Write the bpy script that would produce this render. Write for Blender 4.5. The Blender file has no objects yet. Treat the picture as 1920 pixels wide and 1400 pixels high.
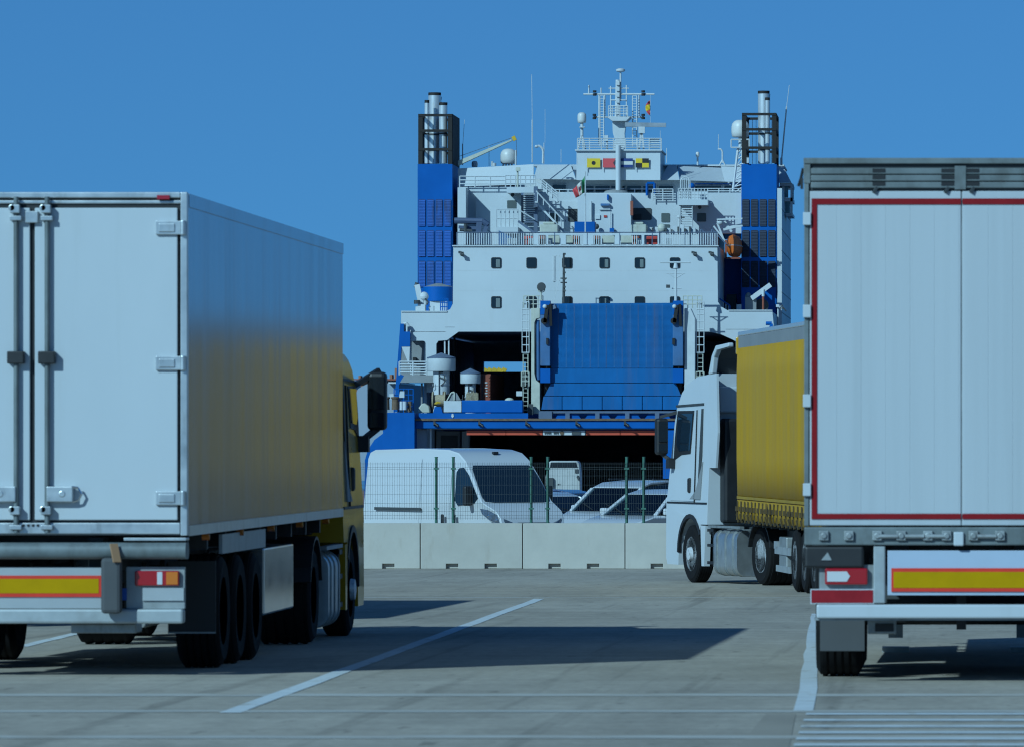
import bpy, bmesh, math, random
from mathutils import Vector, Matrix
from mathutils.geometry import tessellate_polygon
random.seed(7)
R = math.radians
SC = bpy.context.scene
COL = SC.collection

# ------------------------------------------------------------------ camera
# telephoto: focal length F pixels of a 1920 wide picture; the quay runs along +Y
F, VPX, HOR, ZC = 11820.0, 1781.0, 824.0, 1.98
cd = bpy.data.cameras.new('camera'); cam = bpy.data.objects.new('camera', cd); COL.objects.link(cam)
cam.location = (0, 0, ZC); cam.rotation_euler = (R(90), 0, 0)
cd.sensor_width = 36; cd.lens = F/1920*36
cd.shift_x = (960-VPX)/1920; cd.shift_y = (HOR-700)/1920
cd.clip_start = 1; cd.clip_end = 20000
cd.dof.use_dof = True; cd.dof.focus_distance = 165; cd.dof.aperture_fstop = 10
SC.camera = cam
SC.cycles.filter_width = 1.1
SC.render.resolution_x, SC.render.resolution_y = 1024, 746

# ------------------------------------------------------------------ sky, sun, exposure
SUNV = Vector((-0.97, -1.35, 1.0)).normalized()
el = math.asin(SUNV.z)
w = bpy.data.worlds.new('World'); SC.world = w; w.use_nodes = True
nt = w.node_tree; nt.nodes.clear()
sky = nt.nodes.new('ShaderNodeTexSky'); sky.sky_type = 'NISHITA'; sky.sun_disc = False
sky.sun_elevation = el; sky.sun_rotation = math.atan2(SUNV.x, SUNV.y)
sky.altitude = 0; sky.air_density = 1.0; sky.dust_density = 0.5; sky.ozone_density = 1.0
tint = nt.nodes.new('ShaderNodeMix'); tint.data_type = 'RGBA'; tint.blend_type = 'MULTIPLY'
tint.inputs[0].default_value = 1.0; tint.inputs[7].default_value = (0.20, 0.575, 1.0, 1)
bg = nt.nodes.new('ShaderNodeBackground'); bg.inputs[1].default_value = 0.0865
wo = nt.nodes.new('ShaderNodeOutputWorld')
tc = nt.nodes.new('ShaderNodeTexCoord'); up = nt.nodes.new('ShaderNodeVectorMath'); up.operation = 'ADD'; up.inputs[1].default_value = (0, 0, 0.12)
nz = nt.nodes.new('ShaderNodeVectorMath'); nz.operation = 'NORMALIZE'
nt.links.new(tc.outputs['Generated'], up.inputs[0]); nt.links.new(up.outputs[0], nz.inputs[0]); nt.links.new(nz.outputs[0], sky.inputs[0])
nt.links.new(sky.outputs[0], tint.inputs[6]); nt.links.new(tint.outputs[2], bg.inputs[0]); nt.links.new(bg.outputs[0], wo.inputs[0])
sd = bpy.data.lights.new('sun', 'SUN'); sd.energy = 4.0; sd.angle = R(0.5); sd.color = (0.565, 0.862, 1.0)
so = bpy.data.objects.new('sun', sd); COL.objects.link(so)
so.rotation_euler = SUNV.to_track_quat('Z', 'Y').to_euler(); so.location = (-40, -40, 60)
vs = SC.view_settings; vs.view_transform = 'Standard'; vs.look = 'None'; vs.exposure = 0; vs.gamma = 1; vs.use_curve_mapping = False

# ------------------------------------------------------------------ materials
ALB = 0.72     # the picture is exposed for the sunlit whites: paint values below are scaled once for all
def mat(name, col, rough=0.5, metal=0.0, spec=0.5, var=0.0, vscale=1.5, streak=None, bump=0.0, bscale=30, coat=0.0, stretch=(1, 1, 1), tint=None, rnd=0.0):
    """var: brightness variation by noise; streak=(colour, amount, (sx,sy,sz), low, high): stains with their own shape"""
    m = bpy.data.materials.new(name); m.use_nodes = True
    k = ALB if metal < .5 else 1.0
    col = tuple(c*k for c in col)
    if streak: streak = (tuple(c*k for c in streak[0]), *streak[1:])
    t = m.node_tree; b = t.nodes['Principled BSDF']
    b.inputs['Base Color'].default_value = (*col, 1); b.inputs['Roughness'].default_value = rough
    b.inputs['Metallic'].default_value = metal; b.inputs['Specular IOR Level'].default_value = spec
    b.inputs['Coat Weight'].default_value = coat
    L = t.links.new; N = t.nodes.new
    cur = None
    if var or streak or bump:
        geo = N('ShaderNodeNewGeometry')
    if var:
        mp = N('ShaderNodeMapping'); mp.inputs['Scale'].default_value = stretch; L(geo.outputs['Position'], mp.inputs[0])
        n = N('ShaderNodeTexNoise'); n.inputs['Scale'].default_value = vscale; n.inputs['Detail'].default_value = 8; n.inputs['Roughness'].default_value = .62
        L(mp.outputs[0], n.inputs[0])
        r = N('ShaderNodeMapRange'); r.inputs[1].default_value = .3; r.inputs[2].default_value = .7
        r.inputs[3].default_value = 1-var; r.inputs[4].default_value = 1+var*.6; L(n.outputs[0], r.inputs[0])
        mx = N('ShaderNodeMix'); mx.data_type = 'RGBA'; mx.blend_type = 'MULTIPLY'; mx.inputs[0].default_value = 1
        mx.inputs[6].default_value = (*col, 1); L(r.outputs[0], mx.inputs[7]); cur = mx.outputs[2]
        rr = N('ShaderNodeMapRange'); rr.inputs[3].default_value = max(.02, rough-.08); rr.inputs[4].default_value = min(1, rough+.12)
        L(n.outputs[0], rr.inputs[0]); L(rr.outputs[0], b.inputs['Roughness'])
    if streak:
        sc, amt, ss, lo, hi = streak
        mp = N('ShaderNodeMapping'); mp.inputs['Scale'].default_value = ss; L(geo.outputs['Position'], mp.inputs[0])
        n = N('ShaderNodeTexNoise'); n.inputs['Scale'].default_value = 1; n.inputs['Detail'].default_value = 7; n.inputs['Roughness'].default_value = .65
        L(mp.outputs[0], n.inputs[0])
        r = N('ShaderNodeMapRange'); r.inputs[1].default_value = lo; r.inputs[2].default_value = hi; r.inputs[4].default_value = amt; L(n.outputs[0], r.inputs[0])
        mx = N('ShaderNodeMix'); mx.data_type = 'RGBA'; L(r.outputs[0], mx.inputs[0])
        if cur: L(cur, mx.inputs[6])
        else: mx.inputs[6].default_value = (*col, 1)
        mx.inputs[7].default_value = (*sc, 1); cur = mx.outputs[2]
    if rnd:   # every object its own shade
        oi = N('ShaderNodeObjectInfo'); r = N('ShaderNodeMapRange'); r.inputs[3].default_value = 1-rnd; r.inputs[4].default_value = 1+rnd*.5; L(oi.outputs['Random'], r.inputs[0])
        mx = N('ShaderNodeMix'); mx.data_type = 'RGBA'; mx.blend_type = 'MULTIPLY'; mx.inputs[0].default_value = 1
        L(cur, mx.inputs[6]); L(r.outputs[0], mx.inputs[7]); cur = mx.outputs[2]
    if tint: b.inputs['Specular Tint'].default_value = (*tint, 1)
    if cur: L(cur, b.inputs['Base Color'])
    if bump:
        n = N('ShaderNodeTexNoise'); n.inputs['Scale'].default_value = bscale; n.inputs['Detail'].default_value = 4; L(geo.outputs['Position'], n.inputs[0])
        bp = N('ShaderNodeBump'); bp.inputs['Strength'].default_value = bump; bp.inputs['Distance'].default_value = .02
        L(n.outputs[0], bp.inputs['Height']); L(bp.outputs[0], b.inputs['Normal'])
    return m

M = {}
M['white'] = mat('white_ship_paint', (.65, .71, .74), .45, var=.06, vscale=.25, streak=((.44, .40, .33), .26, (.9, .9, .06), .58, .80))
M['whitex'] = mat('white_fittings', (.66, .71, .73), .5, var=.08, vscale=2)
M['cream'] = mat('cream_paint', (.62, .64, .54), .55, var=.15, vscale=2, streak=((.25, .17, .1), .5, (3, 3, .6), .6, .8))
M['blue'] = mat('blue_ship_paint', (.0, .126, .48), .5, spec=.15, var=.14, vscale=.35, streak=((.01, .15, .50), .35, (1.2, 1.2, .1), .5, .8))
M['ramp'] = mat('ramp_blue', (.002, .145, .42), .6, spec=.2, var=.22, vscale=.8, stretch=(1, 1, .3), streak=((.14, .16, .24), .45, (.85, .4, .06), .52, .74))
M['rampg'] = mat('ramp_greyblue', (.05, .17, .38), .6, var=.25, vscale=.6, streak=((.3, .3, .3), .5, (.8, .8, .3), .5, .75))
M['greyblue'] = mat('grey_blue_steel', (.12, .17, .26), .55, var=.15)
M['dark'] = mat('dark_interior', (.05, .075, .11), .8, var=.3, vscale=.5)
M['grey'] = mat('grey_paint', (.30, .32, .33), .6, var=.15, vscale=1)
M['garage'] = mat('garage_grey_steel', (.40, .50, .62), .7, var=.25, vscale=.4)
M['dgrey'] = mat('dark_grey', (.06, .07, .075), .6, var=.2, vscale=2)
M['black'] = mat('black_paint', (.012, .013, .015), .5, var=.2, vscale=2)
M['soot'] = mat('soot_black', (.018, .015, .014), .75, var=.4, vscale=1.2)
M['steel'] = mat('stainless_steel', (.66, .68, .68), .30, .55, var=.15, vscale=1, stretch=(1, 1, .25), streak=((.12, .09, .07), .7, (1.6, 1.6, .25), .60, .8))
M['glassd'] = mat('dark_glass', (.012, .018, .024), .06, spec=.6)
M['curtain'] = mat('window_curtain', (.20, .25, .25), .7, var=.3, vscale=6, stretch=(3, 3, .2))
M['red'] = mat('red_paint', (.62, .05, .035), .5, var=.12)
M['rred'] = mat('orange_red_strip', (.70, .09, .035), .55, var=.2, vscale=1, stretch=(.4, 1, 2))
M['orange'] = mat('lifeboat_orange', (.95, .20, .015), .5, var=.2, vscale=1.2)
M['rust'] = mat('rusty_red_container', (.34, .09, .05), .65, var=.25)
M['brown'] = mat('rusty_brown', (.20, .13, .08), .8, var=.4, vscale=4)
M['rope'] = mat('rope', (.50, .42, .28), .9, var=.35, vscale=20)
M['yellow'] = mat('yellow_paint', (.72, .46, .02), .5, var=.15)
M['yflag'] = mat('flag_yellow', (.90, .62, .03), .7, var=.06)
M['rflag'] = mat('flag_red', (.75, .09, .10), .7, var=.06)
M['bflag'] = mat('flag_blue', (.012, .05, .22), .7, var=.06)
M['kflag'] = mat('flag_black', (.015, .015, .02), .7)
M['gflag'] = mat('flag_green', (.02, .26, .09), .7, var=.2, vscale=3)
M['wflag'] = mat('flag_white', (.75, .74, .68), .7, var=.1, vscale=3)
# ------------------------------------------------------------------ mesh builder
BASE = {}
class MB:
    def __init__(s): s.v = []; s.f = []
    def add(s, vs, fs):
        k = len(s.v); s.v += [tuple(p) for p in vs]; s.f += [tuple(i+k for i in q) for q in fs]; return s
    def box(s, x0, x1, y0, y1, z0, z1):
        return s.add([(x0,y0,z0),(x1,y0,z0),(x1,y1,z0),(x0,y1,z0),(x0,y0,z1),(x1,y0,z1),(x1,y1,z1),(x0,y1,z1)],
                     [(0,3,2,1),(4,5,6,7),(0,1,5,4),(1,2,6,5),(2,3,7,6),(3,0,4,7)])
    def prism(s, poly, ax, a0, a1, holes=()):
        def P(p, a):
            return (p[0], a, p[1]) if ax == 'Y' else ((a, p[0], p[1]) if ax == 'X' else (p[0], p[1], a))
        loops = [list(poly)] + [list(h) for h in holes]
        flat = [p for l in loops for p in l]; n = len(flat)
        vs = [P(p, a0) for p in flat] + [P(p, a1) for p in flat]
        tri = tessellate_polygon([[Vector((p[0], p[1], 0)) for p in l] for l in loops])
        fs = [tuple(t) for t in tri] + [tuple(i+n for i in reversed(t)) for t in tri]
        k = 0
        for l in loops:
            m = len(l)
            for i in range(m): j = (i+1) % m; fs.append((k+i, k+j, k+j+n, k+i+n))
            k += m
        return s.add(vs, fs)
    def cyl(s, p0, p1, r0, r1=None, n=10):
        r1 = r0 if r1 is None else r1
        p0, p1 = Vector(p0), Vector(p1); d = (p1-p0).normalized()
        u = d.orthogonal().normalized(); v = d.cross(u)
        vs = [p0+(u*math.cos(2*math.pi*i/n)+v*math.sin(2*math.pi*i/n))*r0 for i in range(n)]
        vs += [p1+(u*math.cos(2*math.pi*i/n)+v*math.sin(2*math.pi*i/n))*r1 for i in range(n)]
        fs = [(i, (i+1) % n, (i+1) % n+n, i+n) for i in range(n)] + [tuple(range(n))[::-1], tuple(range(n, 2*n))]
        return s.add(vs, fs)
    def tube(s, pts, r, n=6):
        for a, b in zip(pts, pts[1:]): s.cyl(a, b, r, n=n)
        return s
    def bar(s, p0, p1, w, h, up=(0, 0, 1)):
        p0, p1 = Vector(p0), Vector(p1); d = (p1-p0).normalized(); up = Vector(up)
        if abs(d.dot(up)) > .98: up = Vector((0, 1, 0))
        u = d.cross(up).normalized(); v = u.cross(d)
        vs = [p+u*(a*w/2)+v*(b*h/2) for p in (p0, p1) for a, b in ((-1,-1),(1,-1),(1,1),(-1,1))]
        return s.add(vs, [(3,2,1,0),(4,5,6,7),(0,1,5,4),(1,2,6,5),(2,3,7,6),(3,0,4,7)])
    def ball(s, c, rx, ry, rz, n=14, m=8, z0=-1.0):
        vs, fs = [], []
        a0 = math.asin(z0)
        for j in range(m+1):
            a = a0+(math.pi/2-a0)*j/m
            for i in range(n):
                t = 2*math.pi*i/n; vs.append((c[0]+rx*math.cos(a)*math.cos(t), c[1]+ry*math.cos(a)*math.sin(t), c[2]+rz*math.sin(a)))
        for j in range(m):
            for i in range(n): fs.append((j*n+i, j*n+(i+1) % n, (j+1)*n+(i+1) % n, (j+1)*n+i))
        fs.append(tuple(range(n))[::-1])
        return s.add(vs, fs)
    def lathe(s, prof, c, ax='Z', n=24):
        vs, fs = [], []; m = len(prof)
        for r, h in prof:
            for i in range(n):
                t = 2*math.pi*i/n; a, b = r*math.cos(t), r*math.sin(t)
                vs.append((c[0]+a, c[1]+b, c[2]+h) if ax == 'Z' else ((c[0]+a, c[1]+h, c[2]+b) if ax == 'Y' else (c[0]+h, c[1]+a, c[2]+b)))
        for j in range(m-1):
            for i in range(n): fs.append((j*n+i, j*n+(i+1) % n, (j+1)*n+(i+1) % n, (j+1)*n+i))
        if prof[0][0] > 1e-4: fs.append(tuple(range(n))[::-1])
        if prof[-1][0] > 1e-4: fs.append(tuple(range((m-1)*n, m*n)))
        return s.add(vs, fs)
    def build(s, name, m, parent=None, bevel=0, seg=2, smooth=None, xf=None, kind=None, label=None):
        me = bpy.data.meshes.new(name)
        off = BASE.get(parent.name, Vector((0, 0, 0))) if parent else Vector((0, 0, 0))
        vs = [Vector(p) for p in s.v]
        if xf: vs = [xf @ p for p in vs]
        me.from_pydata([p-off for p in vs], [], s.f)
        b = bmesh.new(); b.from_mesh(me)
        bmesh.ops.recalc_face_normals(b, faces=b.faces); b.to_mesh(me); b.free()
        me.materials.append(M[m] if isinstance(m, str) else m)
        o = bpy.data.objects.new(name, me); COL.objects.link(o)
        if parent: o.parent = parent; BASE[o.name] = off
        if bevel:
            bv = o.modifiers.new('bevel', 'BEVEL'); bv.width = bevel; bv.segments = seg; bv.limit_method = 'ANGLE'; bv.angle_limit = R(35); bv.harden_normals = bool(smooth)
        if smooth:
            for p in me.polygons: p.use_smooth = True
            me.set_sharp_from_angle(angle=R(smooth))
        if kind: o['kind'] = kind
        if label: o['label'] = label
        return o
def tag(o, label=None, cat=None, group=None, kind=None):
    if label: o['label'] = label
    if cat: o['category'] = cat
    if group: o['group'] = group
    if kind: o['kind'] = kind
    return o
def empty(name, loc, label=None, cat=None, group=None, rz=0.0, world=False):
    o = bpy.data.objects.new(name, None); COL.objects.link(o); o.location = loc; o.rotation_euler = (0, 0, rz)
    o.empty_display_size = .3
    BASE[o.name] = Vector(loc) if world else Vector((0, 0, 0))
    return tag(o, label, cat, group)
def copy_tree(o, parent=None):
    c = o.copy(); COL.objects.link(c); c.parent = parent
    for ch in o.children: copy_tree(ch, c)
    return c
def rrect(x0, x1, z0, z1, r, n=4):
    out = []
    for cx, cz, a in ((x1-r, z1-r, 0), (x0+r, z1-r, 90), (x0+r, z0+r, 180), (x1-r, z0+r, 270)):
        for i in range(n+1):
            t = R(a+90*i/n); out.append((cx+r*math.cos(t), cz+r*math.sin(t)))
    return out
def X(px, Y): return (px-VPX)/F*Y          # lateral metres of a picture column at distance Y
def Z(py, Y): return ZC-(py-HOR)/F*Y       # height of a picture row at distance Y
def gz(Y):                                 # the apron falls gently towards the ship
    return -0.0088*(min(Y, 300)-52.8)

# ------------------------------------------------------------------ ground, water, paint
def ground_mat():
    m = bpy.data.materials.new('concrete_apron'); m.use_nodes = True
    t = m.node_tree; b = t.nodes['Principled BSDF']; L = t.links.new; N = t.nodes.new
    b.inputs['Specular IOR Level'].default_value = .12; b.inputs['Roughness'].default_value = .85
    geo = N('ShaderNodeNewGeometry')
    def noise(scale, det=8, rough=.6):
        mp = N('ShaderNodeMapping'); mp.inputs['Scale'].default_value = scale; L(geo.outputs['Position'], mp.inputs[0])
        n = N('ShaderNodeTexNoise'); n.inputs['Scale'].default_value = 1; n.inputs['Detail'].default_value = det; n.inputs['Roughness'].default_value = rough
        L(mp.outputs[0], n.inputs[0]); return n.outputs[0]
    def rng(v, a, b_, c, d):
        r = N('ShaderNodeMapRange'); r.inputs[1].default_value = a; r.inputs[2].default_value = b_; r.inputs[3].default_value = c; r.inputs[4].default_value = d
        L(v, r.inputs[0]); return r.outputs[0]
    def mul(a, b_):
        x = N('ShaderNodeMath'); x.operation = 'MULTIPLY'; L(a, x.inputs[0]); L(b_, x.inputs[1]); return x.outputs[0]
    big = rng(noise((.25, .06, 1)), .35, .65, .86, 1.10)
    mid = rng(noise((1.3, .30, 1)), .35, .65, .90, 1.08)
    fine = rng(noise((9, 3.0, 1), 6, .7), .3, .7, .86, 1.12)
    lane = rng(noise((.05, 1.4, 1), 5, .7), .40, .60, .94, 1.06)
    v = mul(mul(big, mid), mul(fine, lane))
    # dark tyre marks and drips
    ty = rng(noise((2.6, .035, 1), 4, .6), .58, .72, 1.0, .70); v = mul(v, ty)
    spot = rng(noise((5.5, 1.1, 1), 3, .5), .66, .73, 1.0, .66); v = mul(v, spot)
    # pale scuffs
    sc = rng(noise((.5, 4.0, 1), 6, .75), .60, .74, 0.0, .55)
    mx = N('ShaderNodeMix'); mx.data_type = 'RGBA'; mx.blend_type = 'MULTIPLY'; mx.inputs[0].default_value = 1
    mx.inputs[6].default_value = (.365, .32, .262, 1); L(v, mx.inputs[7])
    m2 = N('ShaderNodeMix'); m2.data_type = 'RGBA'; L(sc, m2.inputs[0]); L(mx.outputs[2], m2.inputs[6]); m2.inputs[7].default_value = (.44, .40, .34, 1)
    L(m2.outputs[2], b.inputs['Base Color'])
    bp = N('ShaderNodeBump'); bp.inputs['Strength'].default_value = .25; bp.inputs['Distance'].default_value = .004
    L(noise((40, 40, 1), 4, .7), bp.inputs['Height']); L(bp.outputs[0], b.inputs['Normal'])
    return m
M['ground'] = ground_mat()
M['paint'] = mat('worn_white_road_paint', (.78, .82, .82), .8, spec=.15, var=.12, vscale=3, streak=((.54, .49, .41), .8, (5, 1.2, 1), .55, .70))
M['paintf'] = mat('faded_road_paint', (.63, .60, .54), .85, spec=.12, var=.12, vscale=2, streak=((.53, .465, .385), .9, (1.0, 2, 1), .50, .62))
M['tar'] = mat('dark_patch', (.44, .385, .315), .85, spec=.12, var=.15, vscale=1, stretch=(1, .3, 1))
M['conc'] = mat('pale_concrete', (.585, .555, .49), .85, spec=.2, var=.08, vscale=1.6, streak=((.38, .31, .22), .45, (2.5, 2.5, .7), .58, .78), bump=.12, bscale=14, rnd=.12)
M['sea'] = mat('sea_water', (.01, .05, .08), .12, spec=.5, bump=.4, bscale=.6)
g = MB(); xs = (-900, 900)
ys = (-80, 300, 392.5)
g.add([(x, y, gz(y)) for y in ys for x in xs], [(0, 1, 3, 2), (2, 3, 5, 4)])
g.add([(-900, 392.5, gz(400)), (900, 392.5, gz(400)), (900, 392.5, -8), (-900, 392.5, -8)], [(0, 1, 2, 3)])
tag(g.build('ground', 'ground'), kind='structure')
tag(MB().add([(-9000, 392, -5.0), (9000, 392, -5.0), (9000, 16000, -5.0), (-9000, 16000, -5.0)], [(0, 1, 2, 3)]).build('water', 'sea'), kind='structure')
def Yg(py): return 1.4447/((py-HOR)/F-.0088) if False else (ZC-.46464)/((py-HOR)/F-.0088)
def strip(name, a, b, w, m, lift=.004):
    """painted strip between two ground points, w wide in x"""
    (x0, y0), (x1, y1) = a, b; k = 14; vs = []
    for i in range(k+1):
        t = i/k; x = x0+(x1-x0)*t; y = y0+(y1-y0)*t; j = random.uniform(-.012, .012)
        vs += [(x-w/2+j, y, gz(y)+lift), (x+w/2+j, y, gz(y)+lift)]
    o = MB().add(vs, [(2*i, 2*i+1, 2*i+3, 2*i+2) for i in range(k)]).build(name, m); o['kind'] = 'structure'; return o
def cross(name, x0, x1, y0, y1, m, lift=.004):
    o = MB().add([(x0, y0, gz(y0)+lift), (x1, y0, gz(y0)+lift), (x1, y1, gz(y1)+lift), (x0, y1, gz(y1)+lift)], [(0, 1, 2, 3)]).build(name, m)
    o['kind'] = 'structure'; return o
def gp(px, py): Y = Yg(py); return (X(px, Y), Y)
strip('parking_line', gp(432, 1336), gp(1012, 1122), .15, 'paint')
strip('parking_line', gp(1508, 1332), gp(1532, 1150), .14, 'paint')
strip('parking_line', gp(40, 1212), gp(180, 1178), .13, 'paint')
for py, h in ((1305, .62), (1335, .45)):
    cross('stop_line', -12, 6, Yg(py), Yg(py)+h, 'paintf', .003)
for py, h in ((1120, .5), (1384, .5)):
    cross('stop_line', -12, 1.0, Yg(py), Yg(py)+h, 'paintf', .003)
for i in range(9):
    y = Yg(1337+i*11.5); cross('hatch_stripe', X(1512-i*4.5, y), 3.0, y-.33, y+.05, 'paint', .005)
a, b, c, d = gp(1375, 1410), gp(1478, 1410), gp(1492, 1338), gp(1436, 1338)
o = MB().add([(*p, gz(p[1])+.0025) for p in (a, b, c, d)], [(0, 1, 2, 3)]).build('tar_patch', 'tar'); o['kind'] = 'structure'

# ------------------------------------------------------------------ concrete barrier blocks
BY = 130.6; BZ = gz(BY)
def barrier_mesh(w):
    prof = [(-w/2, 0)]
    def notch(x): return [(x-.125, 0), (x-.125, .10), (x+.125, .10), (x+.125, 0)]
    for x in (-w*.19, w*.19): prof += notch(x)
    prof += [(w/2, 0), (w/2, .94), (-w/2, .94)]
    return MB().prism(prof, 'Y', 0, .10).box(-w/2, w/2, .10, .42, 0, .94)
pitch = 192/F*BY
blab = ['Pale concrete barrier block half hidden by the left truck cab', 'pale concrete barrier block under the two left fence posts in front of the van',
        'pale concrete barrier block in the middle below the small parked cars', 'pale concrete barrier block running behind the white cab of the yellow truck',
        'pale concrete barrier block seen beneath the yellow curtain trailer']
for i, lab in enumerate(blab):
    px = 692+192*i
    o = barrier_mesh(pitch-.016).build('barrier_block', 'conc', bevel=.012)
    o.location = (X(px, BY), BY, BZ); o.rotation_euler = (0, 0, R(random.uniform(-.35, .35)))
    tag(o, lab[0].lower()+lab[1:], 'barrier', 'concrete barrier blocks along the fence')
# ------------------------------------------------------------------ wire fence on the barrier
M['green'] = mat('green_post_paint', (.05, .17, .12), .5, var=.2, vscale=3)
M['wire'] = mat('wire_mesh_steel', (.05, .065, .07), .6)
FY = BY+.46
def fence_panel(px0, px1, label, end=True):
    x0, x1 = X(px0, FY), X(px1, FY)
    r = empty('wire_fence', (x0, FY, BZ), label, 'fence', 'green wire fences behind the barrier', world=True)
    ztop, zb = Z(857, FY), BZ
    for x in (x0, x1):
        p = MB().cyl((x, FY, zb), (x, FY, ztop), .030, n=10).cyl((x, FY, ztop), (x, FY, ztop+.015), .036, n=10).build('post', 'green', r, smooth=50)
        cl = MB()
        for z in (ztop-.25, zb+1.22, zb+.7): cl.box(x-.05, x+.05, FY-.05, FY+.05, z, z+.035)
        cl.build('clamp', 'green', p)
    m = MB(); zt, zl = Z(866, FY), Z(973, FY); n = int((x1-x0)/.05)
    for i in range(n+1):
        x = x0+(x1-x0)*i/n; m.box(x-.0021, x+.0021, FY-.045, FY-.039, zl, zt)
    for z in (zt-.03, zt-.10, zt-.14, zt-.28, zt-.47, zt-.66, zt-.85, zt-1.02, zt-1.10, zl+.03): m.box(x0, x1, FY-.039, FY-.033, z-.0022, z+.0022)
    m.build('wire_mesh', 'wire', r, kind='stuff')
fence_panel(672, 818, 'green wire fence before the side of the white van, leftmost')
fence_panel(850, 996, 'green wire fence before the windscreen of the white van')
fence_panel(1027, 1175, 'green wire fence before the pale people carrier')
fence_panel(1207, 1353, 'green wire fence partly hidden by the white truck cab')
for a_, b_ in ((818, 850), (996, 1027), (1175, 1207)):
    m = MB(); x0, x1 = X(a_, FY)+.03, X(b_, FY)-.03; zt, zl = Z(866, FY), Z(973, FY)
    for i in range(1, 8): x = x0+(x1-x0)*i/8; m.box(x-.0021, x+.0021, FY-.045, FY-.039, zl, zt)
    for z in (zt-.03, zt-.10, zt-.28, zt-.47, zt-.66, zt-.85, zt-1.02, zl+.03): m.box(x0, x1, FY-.039, FY-.033, z-.0022, z+.0022)
    o = m.build('fence_infill', 'wire')
    tag(o, {818: 'narrow wire strip between the first two fence posts over the van side', 996: 'narrow wire strip between the two posts right of the van windscreen', 1175: 'narrow wire strip between the two rightmost fence posts'}[a_], 'fence', 'narrow wire strips between posts')
# ------------------------------------------------------------------ the ferry
M['rampl'] = mat('ramp_seam_light', (.03, .19, .46), .6, var=.3, vscale=1); M['rampr'] = mat('ramp_seam_rusty', (.06, .15, .34), .7, var=.4, vscale=1)
M['davitb'] = mat('davit_grey_blue', (.07, .11, .20), .55, var=.2)
M['tealglass'] = mat('teal_glass', (.05, .16, .22), .1)
M['steelg'] = mat('grey_steel', (.35, .38, .40), .4, .6, var=.2)
M['dome'] = mat('radome_white', (.72, .74, .72), .4, var=.05)
SY, TY = 400.0, 394.0
ship = empty('ferry', (X(1120, SY), TY, gz(400)-2), 'large white and blue roll-on ferry seen from astern behind the parked vehicles', 'ship', world=True)
def clusters(mb, name, m, parent, tol=.1, **k):
    """pieces that stand apart become parts of their own"""
    if k.get('kind'): return mb.build(name, m, parent, **k)
    n = len(mb.v); par = list(range(n))
    def find(a):
        while par[a] != a: par[a] = par[par[a]]; a = par[a]
        return a
    for f in mb.f:
        for i in f[1:]: par[find(i)] = find(f[0])
    comp = {}
    for i in range(n): comp.setdefault(find(i), []).append(i)
    boxes = []
    for ids in comp.values():
        P = [mb.v[i] for i in ids]; boxes.append([[min(p[a] for p in P)-tol for a in range(3)], [max(p[a] for p in P)+tol for a in range(3)], ids])
    merged = True
    while merged:
        merged = False
        for a in range(len(boxes)):
            for b in range(a+1, len(boxes)):
                A, B = boxes[a], boxes[b]
                if all(A[0][q] <= B[1][q] and B[0][q] <= A[1][q] for q in range(3)):
                    A[0] = [min(x, y) for x, y in zip(A[0], B[0])]; A[1] = [max(x, y) for x, y in zip(A[1], B[1])]; A[2] = A[2]+B[2]
                    boxes.pop(b); merged = True; break
            if merged: break
    first = None
    for _, _, ids in boxes:
        st = set(ids); mp_ = {v: i for i, v in enumerate(ids)}; q = MB(); q.v = [mb.v[i] for i in ids]
        q.f = [tuple(mp_[i] for i in f) for f in mb.f if f[0] in st]; o = q.build(name, m, parent, **k); first = first or o
    return first
def pb(mb, p0, p1, q0, q1, Y0, Y1):
    """box from picture columns p0..p1 and rows q0..q1 taken at distance Y0, reaching back to Y1"""
    return mb.box(X(p0, Y0), X(p1, Y0), Y0, Y1, Z(q1, Y0), Z(q0, Y0))
def pp(mb, pts, Y0, Y1, holes=()):
    c = lambda l: [(X(p, Y0), Z(q, Y0)) for p, q in l]
    return mb.prism(c(pts), 'Y', Y0, Y1, [c(h) for h in holes])
def part(name, m, fn, parent=None, **k):
    mb = MB(); fn(mb); return clusters(mb, name, m, parent or ship, **k)
def pbox(name, m, p0, p1, q0, q1, Y0, Y1, parent=None, **k):
    return pb(MB(), p0, p1, q0, q1, Y0, Y1).build(name, m, parent or ship, **k)
def W(px, py, Y): return Vector((X(px, Y), Y, Z(py, Y)))
def rail(p0, p1, qt, qb, Y, bars=3, step=26, r=.03, m='whitex', name='railing', top=None, parent=None):
    mb = MB()
    for i in range(bars):
        q = qt+(qb-qt)*i/bars; mb.cyl(W(p0, q, Y), W(p1, q, Y), r, n=5)
    n = max(1, round((p1-p0)/step))
    for i in range(n+1): p = p0+(p1-p0)*i/n; mb.cyl(W(p, qb, Y), W(p, qt, Y), r*1.1, n=5)
    return mb.build(name, m, parent or ship)
def rpts(p0, p1, q0, q1, r): return [(a, b) for a, b in rrect(p0, p1, q0, q1, r, 3)]

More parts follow.
